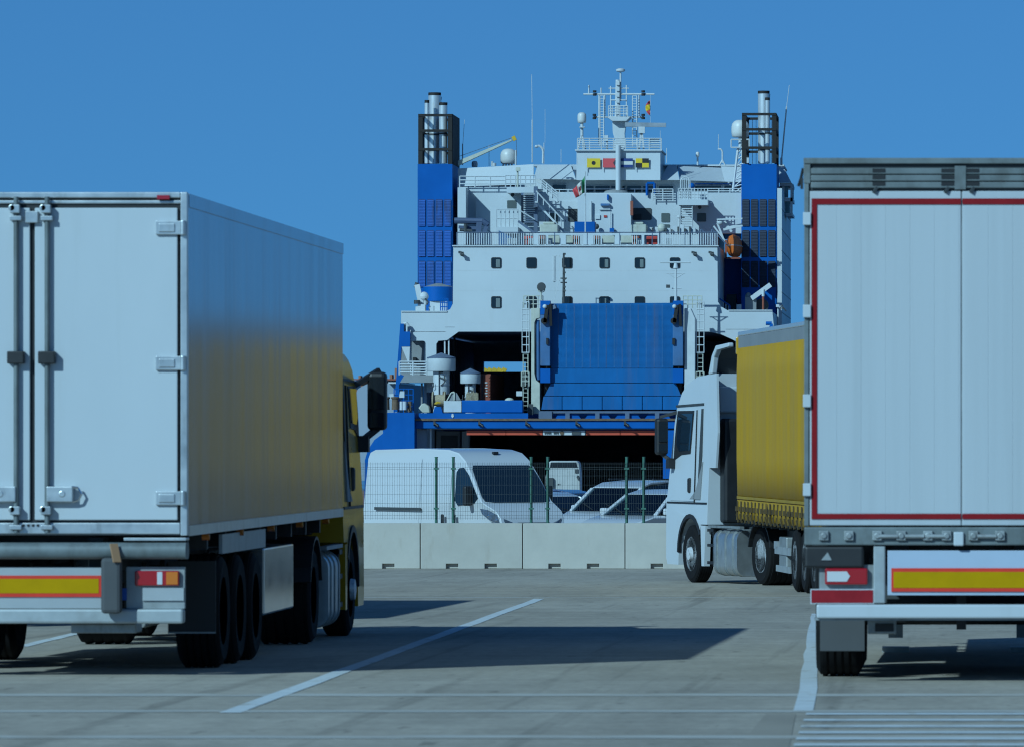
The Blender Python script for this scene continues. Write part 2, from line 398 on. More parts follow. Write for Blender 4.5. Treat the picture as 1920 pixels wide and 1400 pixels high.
# hull and decks
part('hull', 'blue', lambda m: pp(m, [(741, 775), (718, 812), (702, 824), (690, 842), (684, 862), (682, 1040), (1500, 1040), (1500, 775), (1448, 760), (1448, 775)], 408, 560,
     holes=[[(790, 806), (1400, 806), (1400, 945), (790, 945)]]))
part('transom_plate', 'blue', lambda m: pp(m, [(718, 773), (777, 773), (777, 945), (1243, 945), (1243, 806), (1480, 806), (1480, 1040), (718, 1040)], TY, TY+.5))
pbox('quarter_block', 'blue', 719, 777, 774, 1040, TY-1.0, TY+3)
pbox('quarter_block', 'blue', 1243, 1475, 806, 1040, TY-.6, TY+3)
pbox('stern_beam', 'blue', 778, 1330, 788, 803, TY-.3, TY+.6, bevel=.06)
pbox('rub_rail', 'brown', 772, 1330, 784, 788, TY-.42, TY+.6)
pbox('mooring_deck', 'greyblue', 722, 1470, 785, 788, TY+.6, SY+12)
pbox('bulwark', 'blue', 785, 990, 774, 784, TY+.05, TY+.5)
bw = pbox('bulwark', 'blue', 865, 980, 750, 773, TY+.4, TY+1.3, bevel=.05)
pbox('white_panel', 'whitex', 832, 865, 751, 772, TY+.35, TY+1.2)
part('bulwark', 'blue', lambda m: pp(m, [(812, 774), (815, 762), (826, 762), (830, 774)], TY+.35, TY+1.2))
part('draught_arrow', 'whitex', lambda m: pp(m, [(847, 775), (850, 775), (851, 780), (848.5, 783), (846, 780)], TY-.0, TY+.04))
# stern light brackets
for p in (815, 899, 987, 1081, 1172):
    mb = MB(); a = W(p, 795, TY-.35); mb.bar(a, a+Vector((0, -.25, .1)), .12, .22); mb.cyl(a+Vector((.05, -.2, .05)), a+Vector((.25, -.3, -.12)), .07)
    mb.build('floodlight', 'black', ship)
# lower garage
lg = MB(); Y0 = TY+.8
pb(lg, 772, 800, 803, 952, Y0, 470); pb(lg, 1245, 1330, 803, 952, Y0+2.5, 470); pb(lg, 790, 1300, 800.5, 804, Y0, 470); pb(lg, 790, 1260, 806, 952, 468, 470)
pb(lg, 772, 1330, 945.5, 952, Y0, 470)
lg.build('garage_deck', 'garage', ship)
pbox('inner_wall', 'grey', 818, 862, 808, 944, 401, 402); pbox('inner_wall', 'grey', 866, 878, 808, 944, 400, 401.5)
pbox('access_hatch', 'dgrey', 827, 858, 816, 850, 400.94, 401.2); pbox('support_post', 'whitex', 806, 809, 803, 944, TY+.5, TY+.7)
part('guard_strip', 'rred', lambda m: [pb(m, a, b, 806.5, 815, TY+.1, TY+.45) for a, b in ((875, 948), (949, 1017), (1099, 1162), (1163.5, 1240))])
sg = pbox('ramp_sign', 'whitex', 1018, 1097, 806.5, 815, TY+.08, TY+.45)
part('lettering', 'dgrey', lambda m: [pb(m, 1021+i*3.4, 1023+i*3.4+(i % 3)*.3, 808.5, 813, TY+.03, TY+.09) for i in range(8) if i != 4], sg)
pbox('notice', 'dgrey', 1072, 1089, 808, 814, TY+.03, TY+.09, sg)
part('disc', 'brown', lambda m: m.cyl(W(1053.5, 811, TY+.03), W(1053.5, 811, TY+.09), .13, n=14), sg)

# stern plate, white, with its openings
outl = [(752, 584), (836, 584), (844, 580), (849, 570), (850, 461), (1345, 461), (1346, 566), (1352, 575), (1364, 582), (1448, 582), (1451, 612), (1451, 700), (1400, 700),
        (1398, 650), (1372, 636), (1352, 627), (1330, 622), (860, 622), (838, 638), (822, 639), (818, 645), (818, 735), (800, 735), (800, 702), (769, 702), (769, 622), (757, 622), (757, 607), (752, 607)]
hole1 = rpts(771, 798, 639, 701, 5)
ap = part('stern_wall', 'white', lambda m: pp(m, outl, SY, SY+.45, [hole1]))
part('stern_block', 'white', lambda m: [pb(m, 850.5, 1344.5, 462, 620, SY+.45, SY+17.5)])
part('wall_ledge', 'whitex', lambda m: (pb(m, 848, 1347, 460, 462, SY-.12, SY+.3), pb(m, 752, 838, 583, 585, SY-.08, SY+.2), pb(m, 1366, 1448, 581, 583, SY-.08, SY+.2)), kind='')
for nm, p0, p1 in (('deck_house', 752, 849), ('deck_house', 1347, 1450)):
    part(nm, 'white', lambda m: pb(m, p0+1, p1, 586, 622, SY+.45, SY+24))
part('wall_seam', 'grey', lambda m: (pb(m, 770, 835, 621.6, 622.3, SY-.02, SY+.01), pb(m, 835, 852, 613, 613.6, SY-.02, SY+.01), pb(m, 1361, 1445, 617, 617.6, SY-.02, SY+.01)))
# ventilated stowage behind the small openings
pbox('inner_wall', 'grey', 752, 800, 630, 705, SY+1.6, SY+2); pbox('junction_box', 'black', 774, 780, 670, 680, SY+1.2, SY+1.6)
part('frame_post', 'whitex', lambda m: (pb(m, 832.5, 835, 638, 740, SY+.1, SY+.4), pb(m, 840, 842.5, 636, 740, SY+.1, SY+.4)))
# upper garage
ug = MB()
pb(ug, 795, 800, 626, 780, SY+1, 442); pb(ug, 1440, 1448, 626, 780, SY+1, 442); pb(ug, 760, 1450, 617, 622, SY+.5, 442)
c = lambda l: [(X(p, 441), Z(q, 441)) for p, q in l]
ug.prism(c([(820, 630), (1480, 630), (1480, 785), (820, 785)]), 'Y', 441, 442, [c([(906, 678), (986, 678), (986, 697), (906, 697)])])
pb(ug, 795, 1448, 776, 785, SY+12, 442)
ug.build('garage_deck', 'garage', ship)
part('web_frame', 'dgrey', lambda m: [pb(m, 850+i*55, 853+i*55, 623, 776, SY+10+i*3, SY+10.5+i*3) for i in range(8) if i not in (1, 2)])
# blue and white wing on the port quarter
part('wing_plate', 'blue', lambda m: pp(m, [(750.5, 607), (757, 607), (757, 622), (769, 622), (768.5, 650), (753, 650), (750, 690), (749, 701), (757, 704), (748, 722), (747, 772), (738, 772), (741, 735)], SY-.5, SY-.1))
part('wing_bracket', 'whitex', lambda m: pp(m, [(753, 650.5), (768.5, 650.5), (767, 684)], SY-.5, SY-.2))
part('platform', 'grey', lambda m: pp(m, [(750, 717), (758, 703), (816, 703), (816, 717)], SY-1.6, SY+1))
rail(749, 800, 678, 703, SY-1.5, 5, 26, .05)
part('fairlead_horn', 'whitex', lambda m: (m.tube([W(756, 607.5, SY-.4), W(762, 606, SY-.4), W(766, 612, SY-.4)], .09, 8), m.cyl(W(763, 607, SY-.4), W(763, 622, SY-.4), .06, n=8)))
part('fairlead_horn', 'blue', lambda m: (m.tube([W(1436, 606.5, SY-.4), W(1447, 606.5, SY-.4)], .12, 8), pb(m, 1443, 1449, 607, 618, SY-.5, SY-.2)))
pbox('stanchion', 'grey', 789, 792, 718, 775, SY-.4, SY-.1)

# ramp, raised
rY = 395.6
def rp(name, m, q0, q1, pts, dy, th=.35, **k): return part(name, m, lambda mb: pp(mb, pts, rY+dy, rY+dy+th), **k)
ramp = part('ramp_panel', 'ramp', lambda m: pp(m, [(1026, 569.5), (1270, 568), (1262, 690), (1034, 690)], rY+.55, rY+.95))
for p in range(1046, 1256, 15):
    part('ramp_seam', 'rampl' if p % 2 else 'rampr', lambda m: pb(m, p, p+1.1, 571, 689.5, rY+.535, rY+.552), ramp)
tr = MB()
for i in range(56):
    q = 572+i*2.1
    pb(tr, 1036, 1260, q, q+.7, rY+.538, rY+.551)
tr.build('tread_bars', 'ramp', ramp, kind='stuff')
part('ramp_panel', 'ramp', lambda m: pp(m, [(1018, 690.8), (1279, 690.8), (1281, 717), (1018, 717)], rY+.5, rY+.9))
part('ramp_panel', 'ramp', lambda m: pp(m, [(1033, 718.2), (1267, 718.2), (1277, 741.5), (1021, 741.5)], rY+.4, rY+.8))
for i in range(7):
    a, b = 1017+i*37.6, 1017+(i+1)*37.6-.9
    part('ramp_flap', 'ramp', lambda m: pp(m, [(a if i else 1019, 742.6), (b, 742.6), (b, 767.5), (a if i else 1015, 767.5)], rY+.3, rY+.6), bevel=.03)
part('ramp_backing', 'black', lambda m: pb(m, 1020, 1278, 575, 768, rY+.96, rY+1.3))
for s, (a, b) in ((0, (1013, 1031.5)), (1, (1261.5, 1281))):
    pst = pbox('ramp_post', 'rampg', a, b, 566, 686, rY-.15, rY+.5, bevel=.04)
    pbox('ramp_post', 'blue', a, b, 564, 590, rY-.18, rY+.52)
    pbox('ramp_post', 'blue', a, b, 690.8, 717.5, rY+.1, rY+.5)
    pbox('latch_box', 'black', a+11 if not s else a-1, a+15 if not s else a+4, 634, 646, rY-.3, rY-.1)
    mb = MB(); a0 = W((a+b)/2+(4 if not s else -2), 572, rY-.35)
    mb.bar(a0, a0+Vector((-.15, 0, -1.1)), .22, .2); mb.cyl(a0+Vector((-.2, -.1, -1.0)), a0+Vector((-.2, .1, -1.0)), .2, n=12)
    mb.bar(a0+Vector((.18, 0, .05)), a0+Vector((.22, .2, -1.3)), .16, .16); mb.build('latch_hook', 'soot', ship)
    mb = MB(); mb.ball((a0.x-.15, a0.y-.1, a0.z-.1), .14, .14, .14); mb.build('ramp_lamp', 'whitex', ship)
# arm whose shadow falls across the ramp
ar = MB(); s0 = W(1031, 578, rY-.1); ar.bar(s0, s0+Vector((.4, -.15, .1)), .2, .25); ar.build('ramp_bracket', 'greyblue', ship)
part('hinge_beam', 'greyblue', lambda m: (pb(m, 1010, 1300, 770, 774, rY-.2, rY+.3), pb(m, 1010, 1035, 770, 784, rY-.3, rY+.4), [pb(m, 1060+i*56, 1068+i*56, 774, 785, rY-.2, rY+.3) for i in range(5)]))
part('hinge_plate', 'blue', lambda m: [pp(m, [(1040+i*56, 785), (1048+i*56, 775), (1082+i*56, 775), (1090+i*56, 785)], rY+.0, rY+.2) for i in range(4)])
# towers beside the ramp with ladders and platforms
for s, (a, b) in ((0, (996, 1012)), (1, (1283, 1301))):
    tw = part('ramp_tower', 'cream' if s == 0 else 'whitex', lambda m: pp(m, ([(a, 578), (b, 578), (b, 596), (a+9, 598), (a+6, 606), (a+6, 700), (a+9, 712), (b, 718), (b, 775), (a, 775)] if s == 0 else
              [(a, 578), (b-6, 578), (b+2, 596), (b+2, 740), (b-4, 775), (a, 775)]), rY+.2, rY+1.6), bevel=.05)
    part('ram_cylinder', 'rampg', lambda m: m.cyl(W((a+b)/2+4, 600, rY+.5), W((a+b)/2+5, 712, rY+.5), .14, n=12))
    l0, l1 = (979, 992) if s == 0 else (1306, 1320)
    ld = MB()
    for p in (l0, (l0+l1)/2+(2 if s == 0 else -2), l1): ld.cyl(W(p, 566, rY+.4), W(p, 662, rY+.4), .03, n=5)
    for q in (566, 580, 590, 602, 617, 632, 647, 661): ld.cyl(W(l0, q, rY+.4), W(l1, q, rY+.4), .035, n=5)
    ld.build('safety_cage', 'whitex', ship)
    ld = MB()
    for p in (l0+2, l1-2): ld.cyl(W(p, 662, rY+.5), W(p, 776, rY+.5), .035, n=5)
    for k in range(14): ld.cyl(W(l0+2, 664+k*8, rY+.5), W(l1-2, 664+k*8, rY+.5), .025, n=5)
    ld.build('ladder', 'cream', ship)
    rail(l0+3 if s == 0 else a-2, a+22 if s == 0 else l1-4, 555, 578, rY+.6, 3, 9, .03, 'cream')
    rail(l0-1, l1, 697, 724, rY+.3, 3, 7, .035, 'cream')
# light masts on top of the towers
lm = MB(); lm.cyl(W(1057, 568, rY+.8), W(1057, 476, rY+.8), .09, .06, n=8)
for q in (474, 497, 509, 521, 536, 543): lm.box(*[v for v in (X(1054.5, rY), X(1059.5, rY), rY+.55, rY+.75, Z(q+3.5, rY), Z(q, rY))])
lm.cyl(W(1051, 522, rY+.8), W(1063, 522, rY+.8), .04); lm.cyl(W(1051, 530, rY+.8), W(1063, 530, rY+.8), .04)
lm.build('signal_mast', 'dgrey', ship)
lm = MB()
for p in (1037, 1043, 1049): lm.cyl(W(p, 480, rY+.9), W(p, 527, rY+.9), .025, n=4)
for q in (480, 527): lm.cyl(W(1036, q, rY+.9), W(1057, q, rY+.9), .025, n=4)
lm.cyl(W(1047, 527, rY+.9), W(1039, 565, rY+.9), .03, n=4); lm.cyl(W(1055, 540, rY+.9), W(1050, 565, rY+.9), .03, n=4)
lm.build('antenna_frame', 'whitex', ship)
lm = MB(); lm.cyl(W(1267, 566, rY+.8), W(1267, 502, rY+.8), .10, .06, n=8); lm.cyl(W(1267, 503, rY+.8), W(1267, 494, rY+.8), .16, .1)
lm.cyl(W(1238, 492, rY+.8), W(1295, 492, rY+.8), .06, n=6); lm.cyl(W(1250, 513, rY+.8), W(1284, 513, rY+.8), .03); lm.cyl(W(1254, 513, rY+.8), W(1267, 522, rY+.8), .03); lm.cyl(W(1282, 513, rY+.8), W(1267, 522, rY+.8), .03)
lm.cyl(W(1260, 541, rY+.8), W(1278, 541, rY+.8), .04); lm.build('radar_mast', 'whitex', ship)
for p, q in ((1252, 537), ): pbox('floodlight', 'dgrey', p-3, p+4, q-3, q+3, rY+.5, rY+.8)
part('searchlight', 'dgrey', lambda m: (m.lathe([(.16, .35), (.26, .2), (.28, 0), (.24, -.02)], W(1015, 538, rY+.2), 'Y', 20),))
part('searchlight_post', 'cream', lambda m: (m.cyl(W(1014.5, 546, rY+.4), W(1014.5, 562, rY+.4), .05), m.tube([W(1008, 539, rY+.4), W(1009, 546, rY+.4), W(1015, 549, rY+.4), W(1021, 546, rY+.4), W(1022, 539, rY+.4)], .03)))
# mushroom ventilators
def vent(pc, q0, q1, r, rs, qb, Yc):
    c = W(pc, q1, Yc); h = Z(q0, Yc)-c.z
    v = MB().lathe([(r*.96, 0), (r, .05), (r, h*.98), (r*.97, h)], c, 'Z', 32).build('ventilator', 'whitex', ship, smooth=40)
    MB().lathe([(r*1.02, h), (r*1.02, h+.06), (.03, h+.36), (0, h+.37)], c, 'Z', 32).build('vent_cap', 'greyblue', v, smooth=40)
    s = MB().lathe([(rs, Z(qb, Yc)-c.z), (rs, -.9), (rs*1.06, -.9), (rs*1.06, -.8), (rs, -.8), (rs, .02)], c, 'Z', 28).build('vent_stem', 'whitex', v, smooth=40)
    f = MB(); a = c+Vector((-.1, -rs-.06, 0)); f.tube([a, a+Vector((0, 0, -1.6))], .03); f.tube([a+Vector((.35, 0, -.25)), a+Vector((.35, 0, -.7)), a+Vector((.1, 0, -.9))], .035)
    f.bar(a+Vector((0, -.05, -.35)), a+Vector((.5, -.05, -.55)), .08, .06); f.cyl(a+Vector((.05, 0, -.05)), a+Vector((.25, 0, -.05)), .06); f.tube([a+Vector((-.35, 0, -.7)), a+Vector((-.35, 0, -1.0)), a+Vector((-.5, 0, -1.0))], .03)
    f.build('vent_gear', 'dgrey', v)
vent(827.5, 672, 696, .90, .52, 780, 397.6)
vent(882, 701, 719, .64, .34, 780, 397.2)
# winches
def winch(pc, q, Y, r, wd, col='cream'):
    c = W(pc, q, Y); d = MB()
    d.lathe([(r*.45, -wd), (r, -wd), (r, -wd+.08), (r*.6, -wd+.1), (r*.66, 0), (r*.6, wd-.1), (r, wd-.08), (r, wd), (r*.45, wd)], c, 'X', 24)
    return d.build('winch_drum', col, ship, smooth=40)
w1 = winch(823, 750, 396.4, .56, .42, 'rope'); w2 = winch(841, 748, 396.8, .5, .35, 'brown')
for o in (w1, w2): o.rotation_euler = (0, 0, 0)
part('winch_housing', 'cream', lambda m: pp(m, [(784, 773), (785, 764), (790, 757), (796, 755), (804, 761), (806, 773)], 395.8, 396.6), bevel=.05)
part('winch_guard', 'grey', lambda m: pp(m, [(838, 751), (846, 736), (856, 736), (864, 750)], 396.0, 396.1))
part('winch_guard_frame', 'cream', lambda m: (m.tube([W(838, 751, 395.95), W(846, 736, 395.95), W(852, 735, 395.95)], .05), m.cyl(W(852, 735, 395.95), W(852, 750, 395.95), .05)))
part('mooring_rope', 'rope', lambda m: [m.cyl(W(875+i*2.1, 735+random.uniform(-2, 2), 395.9), W(874+i*2.2, 751, 395.9), .035, n=5) for i in range(11)], kind='stuff')
part('yellow_rope', 'yellow', lambda m: [m.tube([W(815+i, 757, 395.7), W(819+i, 753+i*.4, 395.7), W(826-i, 755, 395.7)], .04) for i in range(4)])
# gear on the port quarter
part('bollard', 'brown', lambda m: [m.lathe([(.22, -.65), (.2, 0), (.26, .06), (.26, .14), (0, .16)], W(p, 748, 394.6), 'Z', 14) for p in (724, 741)])
part('roller_fairlead', 'whitex', lambda m: [m.cyl(W(p, 768, 394.5), W(p, 752, 394.5), .12, n=10) for p in (753, 759)])
part('winch_stand', 'brown', lambda m: (pb(m, 765, 770, 752, 772, 394.7, 395.3), m.bar(W(760, 757, 394.6), W(767, 772, 394.6), .1, .1), m.bar(W(764, 757, 394.6), W(758, 772, 394.6), .1, .1), pb(m, 745, 747, 752, 772, 394.8, 395.2)))
part('control_box', 'whitex', lambda m: (pb(m, 730, 738, 738, 748, 395.4, 396), pp(m, [(748, 745), (750, 733), (758, 733), (758, 745)], 395, 395.3)))
rail(739, 775, 729, 773, 396.3, 4, 9, .035, 'blue')
# deck cargo in the upper garage and the daylight beyond it
part('deck_light', 'whitex', lambda m: pb(m, 968, 979, 733, 742, 396.4, 396.8))
part('spare_buoy', 'cream', lambda m: m.ball(W(955, 751, 397), .3, .3, .2))
for p, q in ((969, 752), (990, 757)): pbox('deck_gear', 'dgrey', p, p+9, q, q+20, 395.2, 395.6)

# windows of the stern wall
for qa, qb in ((484, 502), (557, 577)):
    for i, p in enumerate((922, 988, 1055, 1125, 1191, 1257)):
        c_ = lambda l: [(X(a, SY), Z(b, SY)) for a, b in l]
        fr = MB().prism(c_(rpts(p-1.1, p+18.1, qa-1.1, qb+1.1, 3)), 'Y', SY-.05, SY+.02).build('window', 'black', ship)
        MB().prism(c_(rpts(p, p+17, qa, qb, 2.5)), 'Y', SY-.052, SY-.03).build('pane', 'glassd', fr)
        if i in (0, 3) or (i == 4 and qa < 500):
            MB().prism(c_(rpts(p+(9 if i else 8), p+15.5, qa+2.5, qb-.6, 1)), 'Y', SY-.055, SY-.051).build('curtain', 'curtain', fr)
for p, d in ((861, 1), (1330, 1), (1298, 1)):
    part('wall_lamp', 'dgrey', lambda m: (m.bar(W(p, 473, SY-.1), W(p+6, 475, SY-.5), .12, .14), m.bar(W(p+5, 475, SY-.5), W(p+6, 478, SY-.3), .2, .2)))
part('cable_box', 'whitex', lambda m: (pb(m, 1037, 1040, 480, 528, SY-.06, SY+.01)))

# ---- funnels
def funnel(p0, p1, side, right):
    Y = 409.2
    fn = pbox('funnel', 'blue', p0, p1, 308, 590, Y, Y+6)
    for r, (qa, qb) in enumerate(((374, 425), (432, 482), (489.5, 539))):
        for k in range(4):
            wd = (p1-p0-1)/4; a = p0+1+k*wd+.6; b = a+wd-2.4
            c_ = lambda l: [(X(x, Y), Z(z, Y)) for x, z in l]
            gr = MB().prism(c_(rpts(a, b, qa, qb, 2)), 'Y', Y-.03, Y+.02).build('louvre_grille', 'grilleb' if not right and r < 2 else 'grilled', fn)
            sl = MB(); n = 17
            for i in range(n):
                z = Z(qa+1.5+(qb-qa-3)*(i+.5)/n, Y); h = .055
                sl.add([(X(a+.8, Y), Y-.04, z+h), (X(b-.8, Y), Y-.04, z+h), (X(b-.8, Y), Y-.085, z-h*.6), (X(a+.8, Y), Y-.085, z-h*.6),
                        (X(a+.8, Y), Y-.04, z+h-.03), (X(b-.8, Y), Y-.04, z+h-.03), (X(b-.8, Y), Y-.085, z-h*.6-.03), (X(a+.8, Y), Y-.085, z-h*.6-.03)],
                       [(0,1,2,3),(7,6,5,4),(3,2,6,7),(0,3,7,4),(1,5,6,2),(0,4,5,1)])
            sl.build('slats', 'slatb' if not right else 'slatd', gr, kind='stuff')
    # seams of the shaded side
    ss = MB()
    for q in (372, 388, 412): ss.box(X(p1, Y)+.001, X(p1, Y)+.02, Y, Y+6, Z(q, Y), Z(q, Y)+.05)
    ss.build('plate_seam', 'dgrey', fn)
    # open black cage above
    qt, qb = (214, 308) if not right else (212, 306)
    cg = MB(); xa, xb = X(p0+1, Y), X(p1-.5, Y); zt, zb = Z(qt, Y), Z(qb, Y); D = 6
    for x in (xa, xb-.28):
        for y in (Y+.05, Y+D-.3): cg.box(x, x+.28, y, y+.28, zb, zt)
    for q in ((qt, qt+29, qt+64) if not right else (qt, qt+28.5, qt+63)):
        z = Z(q, Y)
        for y in (Y+.02, Y+D-.2): cg.box(xa, xb, y, y+.2, z-.16, z)
        for x in (xa, xb-.2): cg.box(x, x+.2, Y+.1, Y+D, z-.16, z)
    if not right:
        cg.box(xb-.02, xb+.03, Y+.1, Y+D, zb, zt); cg.box(xa-.03, xa+.02, Y+3.4, Y+D, zb, zt)
    for k in range(2, 9): x = xa+(xb-xa)*k/9; cg.cyl((x, Y+D-.1, zb), (x, Y+D-.1, zt), .02, n=4)
    cg.build('stack_cage', 'soot', fn)
    for pa, pbb, q, yy in (((796, 805, 185, 2.2), (803, 827, 169, 3.4), (823, 839, 190, 1.9), (818, 828, 175, 4.6)) if not right else ((1421, 1443, 167, 2.6), (1434.5, 1443.5, 181, 1.6), (1436, 1444, 170, 4.4))):
        r = (pbb-pa)/2/F*Y; c = W((pa+pbb)/2, 307, Y+yy); zt2 = Z(q, Y)
        pipe = MB().lathe([(r, 0), (r, zt2-c.z), (r*.9, zt2-c.z), (r*.88, zt2-c.z-.6), (0, zt2-c.z-.6)], c, 'Z', 24).build('exhaust_pipe', 'steel', fn, smooth=40)
        MB().lathe([(r*1.01, zt2-c.z-.18), (r*1.01, zt2-c.z+.01), (r*.9, zt2-c.z+.01)], c, 'Z', 24).build('pipe_rim', 'soot', pipe, smooth=40)
        cl = MB()
        for q2 in (250, 280): cl.lathe([(r*1.03, 0), (r*1.03, .12)], (c.x, c.y, Z(q2, Y)), 'Z', 20)
        cl.build('pipe_clamp', 'dgrey', pipe)
    return fn
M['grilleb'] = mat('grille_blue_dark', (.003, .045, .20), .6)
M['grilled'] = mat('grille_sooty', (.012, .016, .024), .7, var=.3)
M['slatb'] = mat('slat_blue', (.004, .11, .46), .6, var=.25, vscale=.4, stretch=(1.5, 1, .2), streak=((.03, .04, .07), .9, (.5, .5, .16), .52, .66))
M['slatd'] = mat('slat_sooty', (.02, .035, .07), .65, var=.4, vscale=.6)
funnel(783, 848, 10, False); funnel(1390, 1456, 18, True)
# drum at the foot of the port funnel
part('funnel_drum', 'blue', lambda m: m.lathe([(.98, 0), (.98, Z(538, 405)-Z(565, 405))], W(822, 565, 405.6), 'Z', 30), smooth=40)
part('drum_cap', 'grey', lambda m: m.lathe([(.98, 0), (.2, .22), (0, .24)], W(822, 538.2, 405.6), 'Z', 30), smooth=40)
part('drum_base', 'whitex', lambda m: pb(m, 806, 838, 565, 586, 404.8, 406))
part('deck_crane', 'whitex', lambda m: (m.bar(W(782, 534, 402), W(790, 572, 402), .34, .3, (0, 1, 0)), pb(m, 783, 797, 571, 585, 401.6, 402.4), m.ball(W(795, 556, 402), .3, .3, .3), m.cyl(W(796, 556, 402), W(797, 572, 402), .14)))
part('crane_hook', 'dgrey', lambda m: (m.cyl(W(782, 530, 402), W(779, 540, 402), .12), m.cyl(W(782, 563, 401.6), W(782, 570, 401.6), .2), m.tube([W(797, 560, 401.8), W(803, 566, 401.8), W(800, 572, 401.8)], .05)))
part('deck_cabinet', 'whitex', lambda m: (pb(m, 804, 813, 574, 584, 402, 402.6), pb(m, 779, 784, 575, 584, 402, 402.6)))
rail(826, 840, 560, 583, 402.5, 3, 4, .03, 'blue')
# starboard recess
pbox('deck_bulkhead', 'blue', 1346, 1391, 484, 590, 412, 412.4)
pbox('deck_bulkhead', 'whitex', 1345.5, 1347, 462, 580, SY+.46, 411)
part('side_wall', 'white', lambda m: m.box(X(1456.5, 408), X(1456.5, 408)+.3, 409, 432, Z(640, 408), Z(352, 408)))
part('plate_seam', 'grey', lambda m: [m.box(X(1456.5, 408)+.28, X(1456.5, 408)+.315, 409, 432, Z(q, 408), Z(q, 408)+.05) for q in (392, 430, 470, 508, 548, 586)])
part('stores_crane', 'grey', lambda m: (pb(m, 1397, 1418, 557, 584, 403, 404), m.ball(W(1403, 557, 403.4), .2, .2, .3)))
part('crane_jib', 'whitex', lambda m: (m.bar(W(1409, 560, 403), W(1445, 534, 403), .4, .3), m.cyl(W(1431, 543, 402.8), W(1431, 556, 402.8), .1)))
part('crane_ram', 'rust', lambda m: (m.cyl(W(1431, 556, 402.8), W(1431, 583, 402.8), .07)))
part('hose_reel', 'dgrey', lambda m: m.lathe([(.45, -.3), (.45, .3)], W(1428, 573, 404), 'Y', 18))
part('deck_box', 'whitex', lambda m: pb(m, 1381, 1390, 571, 584, 403, 404)); pbox('locker', 'black', 1362, 1380, 552, 584, 410, 411)
part('handrail', 'blue', lambda m: (m.tube([W(1349, 560, 402), W(1368, 573, 402), W(1369, 583, 402)], .05),))
part('stanchion', 'whitex', lambda m: [m.cyl(W(1351+i*5, 582, 402.2), W(1351+i*5, 563+i*3, 402.2), .04) for i in range(4)])
part('floodlight', 'whitex', lambda m: (m.cyl(W(1459, 608, 403), W(1459, 575, 403), .05), pb(m, 1455, 1461, 571, 576, 402.7, 403.1)))
part('antenna', 'dgrey', lambda m: [m.cyl(W(1460+i*3, 580-i, 404), W(1468+i*2, 572+i*4, 404), .03) for i in range(4)])
# ---- accommodation block behind the sun deck
AY = 409.5
ac = part('deckhouse', 'white', lambda m: (pb(m, 892, 1392, 362, 438, AY, AY+12), pb(m, 892, 1346, 438, 470, AY, AY+12), pb(m, 858, 1004, 351, 470, AY+.3, AY+12)))
part('deckhouse', 'white', lambda m: pb(m, 858, 873.5, 352, 470, AY-2, AY+.3))
part('deckhouse', 'white', lambda m: pb(m, 1083, 1183, 364, 470, AY-2.2, AY+.1))
part('sun_deck', 'greyblue', lambda m: pb(m, 851, 1345, 459.5, 462, SY+.5, AY+2))
part('platform', 'white', lambda m: (pb(m, 950, 1004, 351.5, 362, AY-2.4, AY), pb(m, 1272, 1327, 374.5, 385, AY-2.4, AY), pb(m, 930, 971, 426, 438, AY-2.0, AY), pb(m, 1270, 1392, 360, 375, AY+.5, AY+4)))
def opening(p0, p1, q0, q1, r=2.5, Y=AY, m='dgrey', name='doorway', dep=.04):
    c_ = [(X(a, Y), Z(b, Y)) for a, b in rpts(p0, p1, q0, q1, r)]
    return MB().prism(c_, 'Y', Y-dep, Y+.02).build(name, m, ship)
M['ventgrey'] = mat('vent_grey', (.09, .12, .12), .5)
for a in ((951, 968, 376, 392), (1307, 1324, 400, 416), (1030, 1046, 400, 420), (1240, 1256, 400, 417), (1240, 1256, 421, 436)): opening(*a, r=1.5, name='door_window', m='ventgrey')
def recess(p0, p1, q0, q1):
    opening(p0, p1, q0, q1, 3, m='dgrey')
recess(1065, 1084, 390.5, 416); recess(1186, 1222, 390.5, 413)
part('door_leaf', 'rust', lambda m: pb(m, 1181.8, 1187, 377, 404, AY-2.4, AY-2.1)); opening(1190, 1203, 402, 413, 1, AY-.05, 'black', 'cabinet')
part('deck_lamp', 'rampg', lambda m: pb(m, 1126, 1143, 382, 386, AY-2.5, AY-2.2)); pbox('notice', 'red', 1132, 1138, 404, 408, AY-2.26, AY-2.2)
pbox('notice', 'whitex', 1116, 1125, 403, 411, AY-2.3, AY-2.2); pbox('pipe', 'blue', 1138, 1141, 365, 375, AY-2.5, AY-2.2)
part('pipe', 'whitex', lambda m: (m.cyl(W(1108, 378, AY-2.4), W(1108, 413, AY-2.4), .08), m.cyl(W(1144.5, 397, AY-2.4), W(1144.5, 428, AY-2.4), .04), m.cyl(W(1124, 393, AY-2.3), W(1144, 393, AY-2.3), .05)))
pbox('pump', 'blue', 1143, 1151, 428, 436, AY-2.9, AY-2.3); part('lamp_housing', 'dgrey', lambda m: m.ball(W(1119, 425, AY-2.6), .15, .15, .18))
